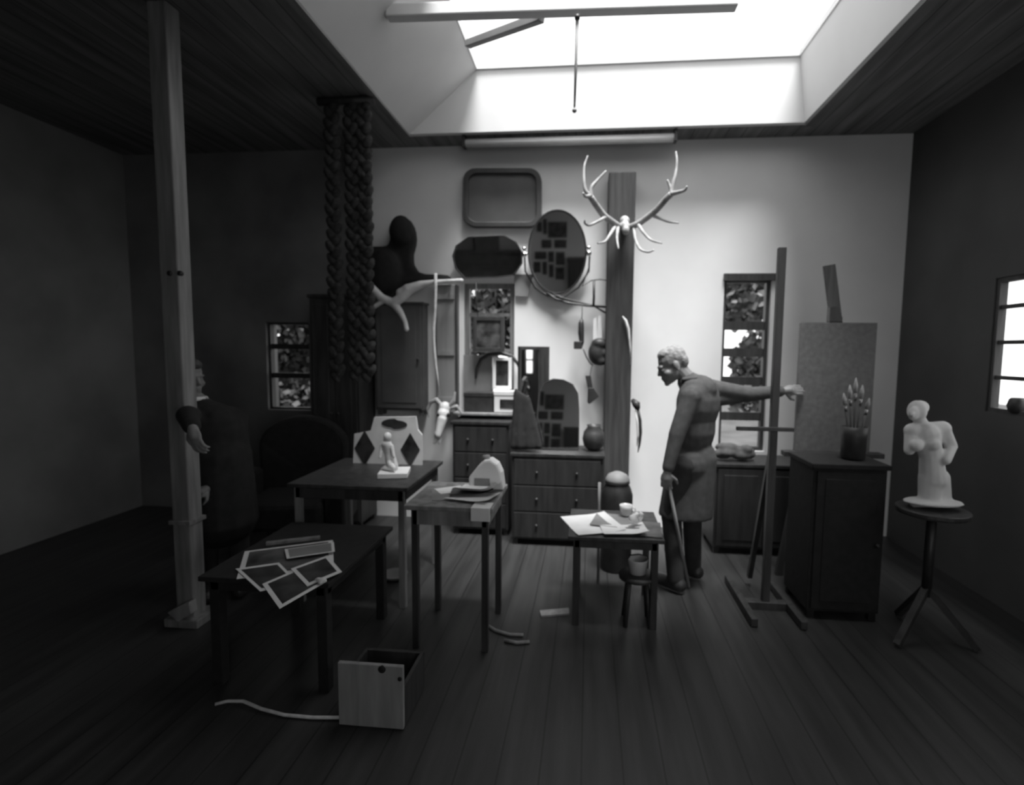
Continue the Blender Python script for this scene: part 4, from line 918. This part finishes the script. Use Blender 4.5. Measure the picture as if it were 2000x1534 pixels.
for s in (-1, 1):
    h_ = hip+sid*s*.09; kn = Vector((h_.x+fac.x*.03, h_.y+fac.y*.03, .48)); an = Vector((h_.x, h_.y, .09)); legs.append((h_, kn, an))
    body.cap(h_, kn, .08, .055); body.cap(kn, an, .052, .036); body.cap(an-Vector((0, 0, .04)), an+fac*.14-Vector((0, 0, .045)), .034, .03)
per = body.build('person', M['skin'], None, Vector((hip.x, hip.y, 0)), remesh=.0055, smooths=2)
tag(per, 'person in black coat and white collar standing half behind grey post', 'person')
hr = MB()
for (x, y, z, r) in ((0, -.03, .05, (.080, .088, .082)), (0, -.06, -.01, (.074, .055, .075)), (0, .02, .085, (.06, .065, .042))): hr.ball(q(x, y, z), r, rot)
hr.build('hair', M['dhair'], per, remesh=.006, smooths=2)
co = MB(); co.cap(neck+Vector((.01, 0, -.045)), ch, .075, .11); ell(co, ch+Vector((0, 0, -.12)), (.20, .13, .22), fac); ell(co, (ch+hip)/2, (.18, .13, .22), fac); ell(co, hip, (.19, .14, .2), fac)
for a_, b_, c_ in ((shR, elR, wrR), (shL, elL, wrL)): co.cap(ch, a_, .09, .068); co.cap(a_, b_, .066, .056); co.cap(b_, c_+(b_-c_)*.12, .056, .044)
co.cap(hip, Vector((hip.x, hip.y, .52)), .19, .22)
co.build('coat', M['black'], per, remesh=.012, smooths=4)
cl = MB(); n = 14
for i in range(n):
    a0 = 2*math.pi*i/n; a1 = 2*math.pi*(i+1)/n
    cl.cap(neck+Vector((.066*math.cos(a0), .066*math.sin(a0), -.004)), neck+Vector((.066*math.cos(a1), .066*math.sin(a1), -.004)), .017, .017, 8)
cl.build('collar', M['white'], per, remesh=.006, smooths=2)
tr = MB()
for h_, kn, an in legs: tr.cap(h_, kn, .098, .072); tr.cap(kn, an, .07, .056)
tr.build('trousers', M['trouser'], per, remesh=.011, smooths=3)
for h_, kn, an in legs:
    s_ = MB(); s_.cap(an-Vector((0, 0, .035))-fac*.03, an+fac*.15-Vector((0, 0, .045)), .05, .042); s_.cap(an-Vector((0, 0, .03)), an+Vector((0, 0, .02)), .05, .05)
    for v in s_.v:
        if v.z < .002: v.z = .002
    s_.build('shoe', M['sole'], per, remesh=.009, smooths=2)
print('person left', hip, 'man', hip)

# ------------------------------------------------------------------ trees outside
def tree(name, x, y, zc, r, n, label, seed, lf='leaf'):
    rnd = random.Random(seed); o = thing(name, (x, y, -.3), label, 'tree', 'trees outside the windows')
    mb = MB()
    blobs = [(rnd.uniform(-.6, .6)*r[0], rnd.uniform(-.6, .6)*r[1], rnd.uniform(-.7, .7)*r[2], rnd.uniform(.25, .5)) for _ in range(9)]
    for _ in range(n):
        bx_ = rnd.choice(blobs); d = Vector((rnd.gauss(0, 1), rnd.gauss(0, 1), rnd.gauss(0, 1))).normalized()*rnd.uniform(.5, 1.0)
        c = Vector((x+bx_[0]+d.x*bx_[3]*r[0], y+bx_[1]+d.y*bx_[3]*r[1], zc+bx_[2]+d.z*bx_[3]*r[2]))
        t_ = Vector((rnd.gauss(0, 1), rnd.gauss(0, 1), rnd.gauss(0, .6))).normalized(); b_ = t_.cross(Vector((rnd.gauss(0, 1), rnd.gauss(0, 1), rnd.gauss(0, 1)))).normalized(); L = rnd.uniform(.08, .17); W = L*.45
        nrm = t_.cross(b_)*.004
        mb.add([c, c+t_*L*.5+b_*W, c+t_*L, c+t_*L*.5-b_*W], [(0, 1, 2, 3)])
    mb.build('foliage', M[lf], o)
    MB().tube([(x, y, -.3), (x+.05, y, zc*.6), (x, y+.05, zc+r[2]*.4)], [.12, .09, .04], 10).build('trunk', M['bark'], o, smooth=True)
    return o
tree('leafy_tree', 2.85, 8.2, 1.9, (1.1, .8, 1.3), 4200, 'leafy tree outside seen through window behind the stooping man', 1, 'pale_leaf')
tree('leafy_tree', -1.6, 7.8, 1.9, (1.2, .9, 1.4), 5500, 'leafy tree outside seen through the middle window', 2)
tree('leafy_tree', -4.7, 8.4, 1.6, (1.5, 1.1, 1.6), 13000, 'dense tree outside seen through the small dim window', 3, 'dark_leaf')
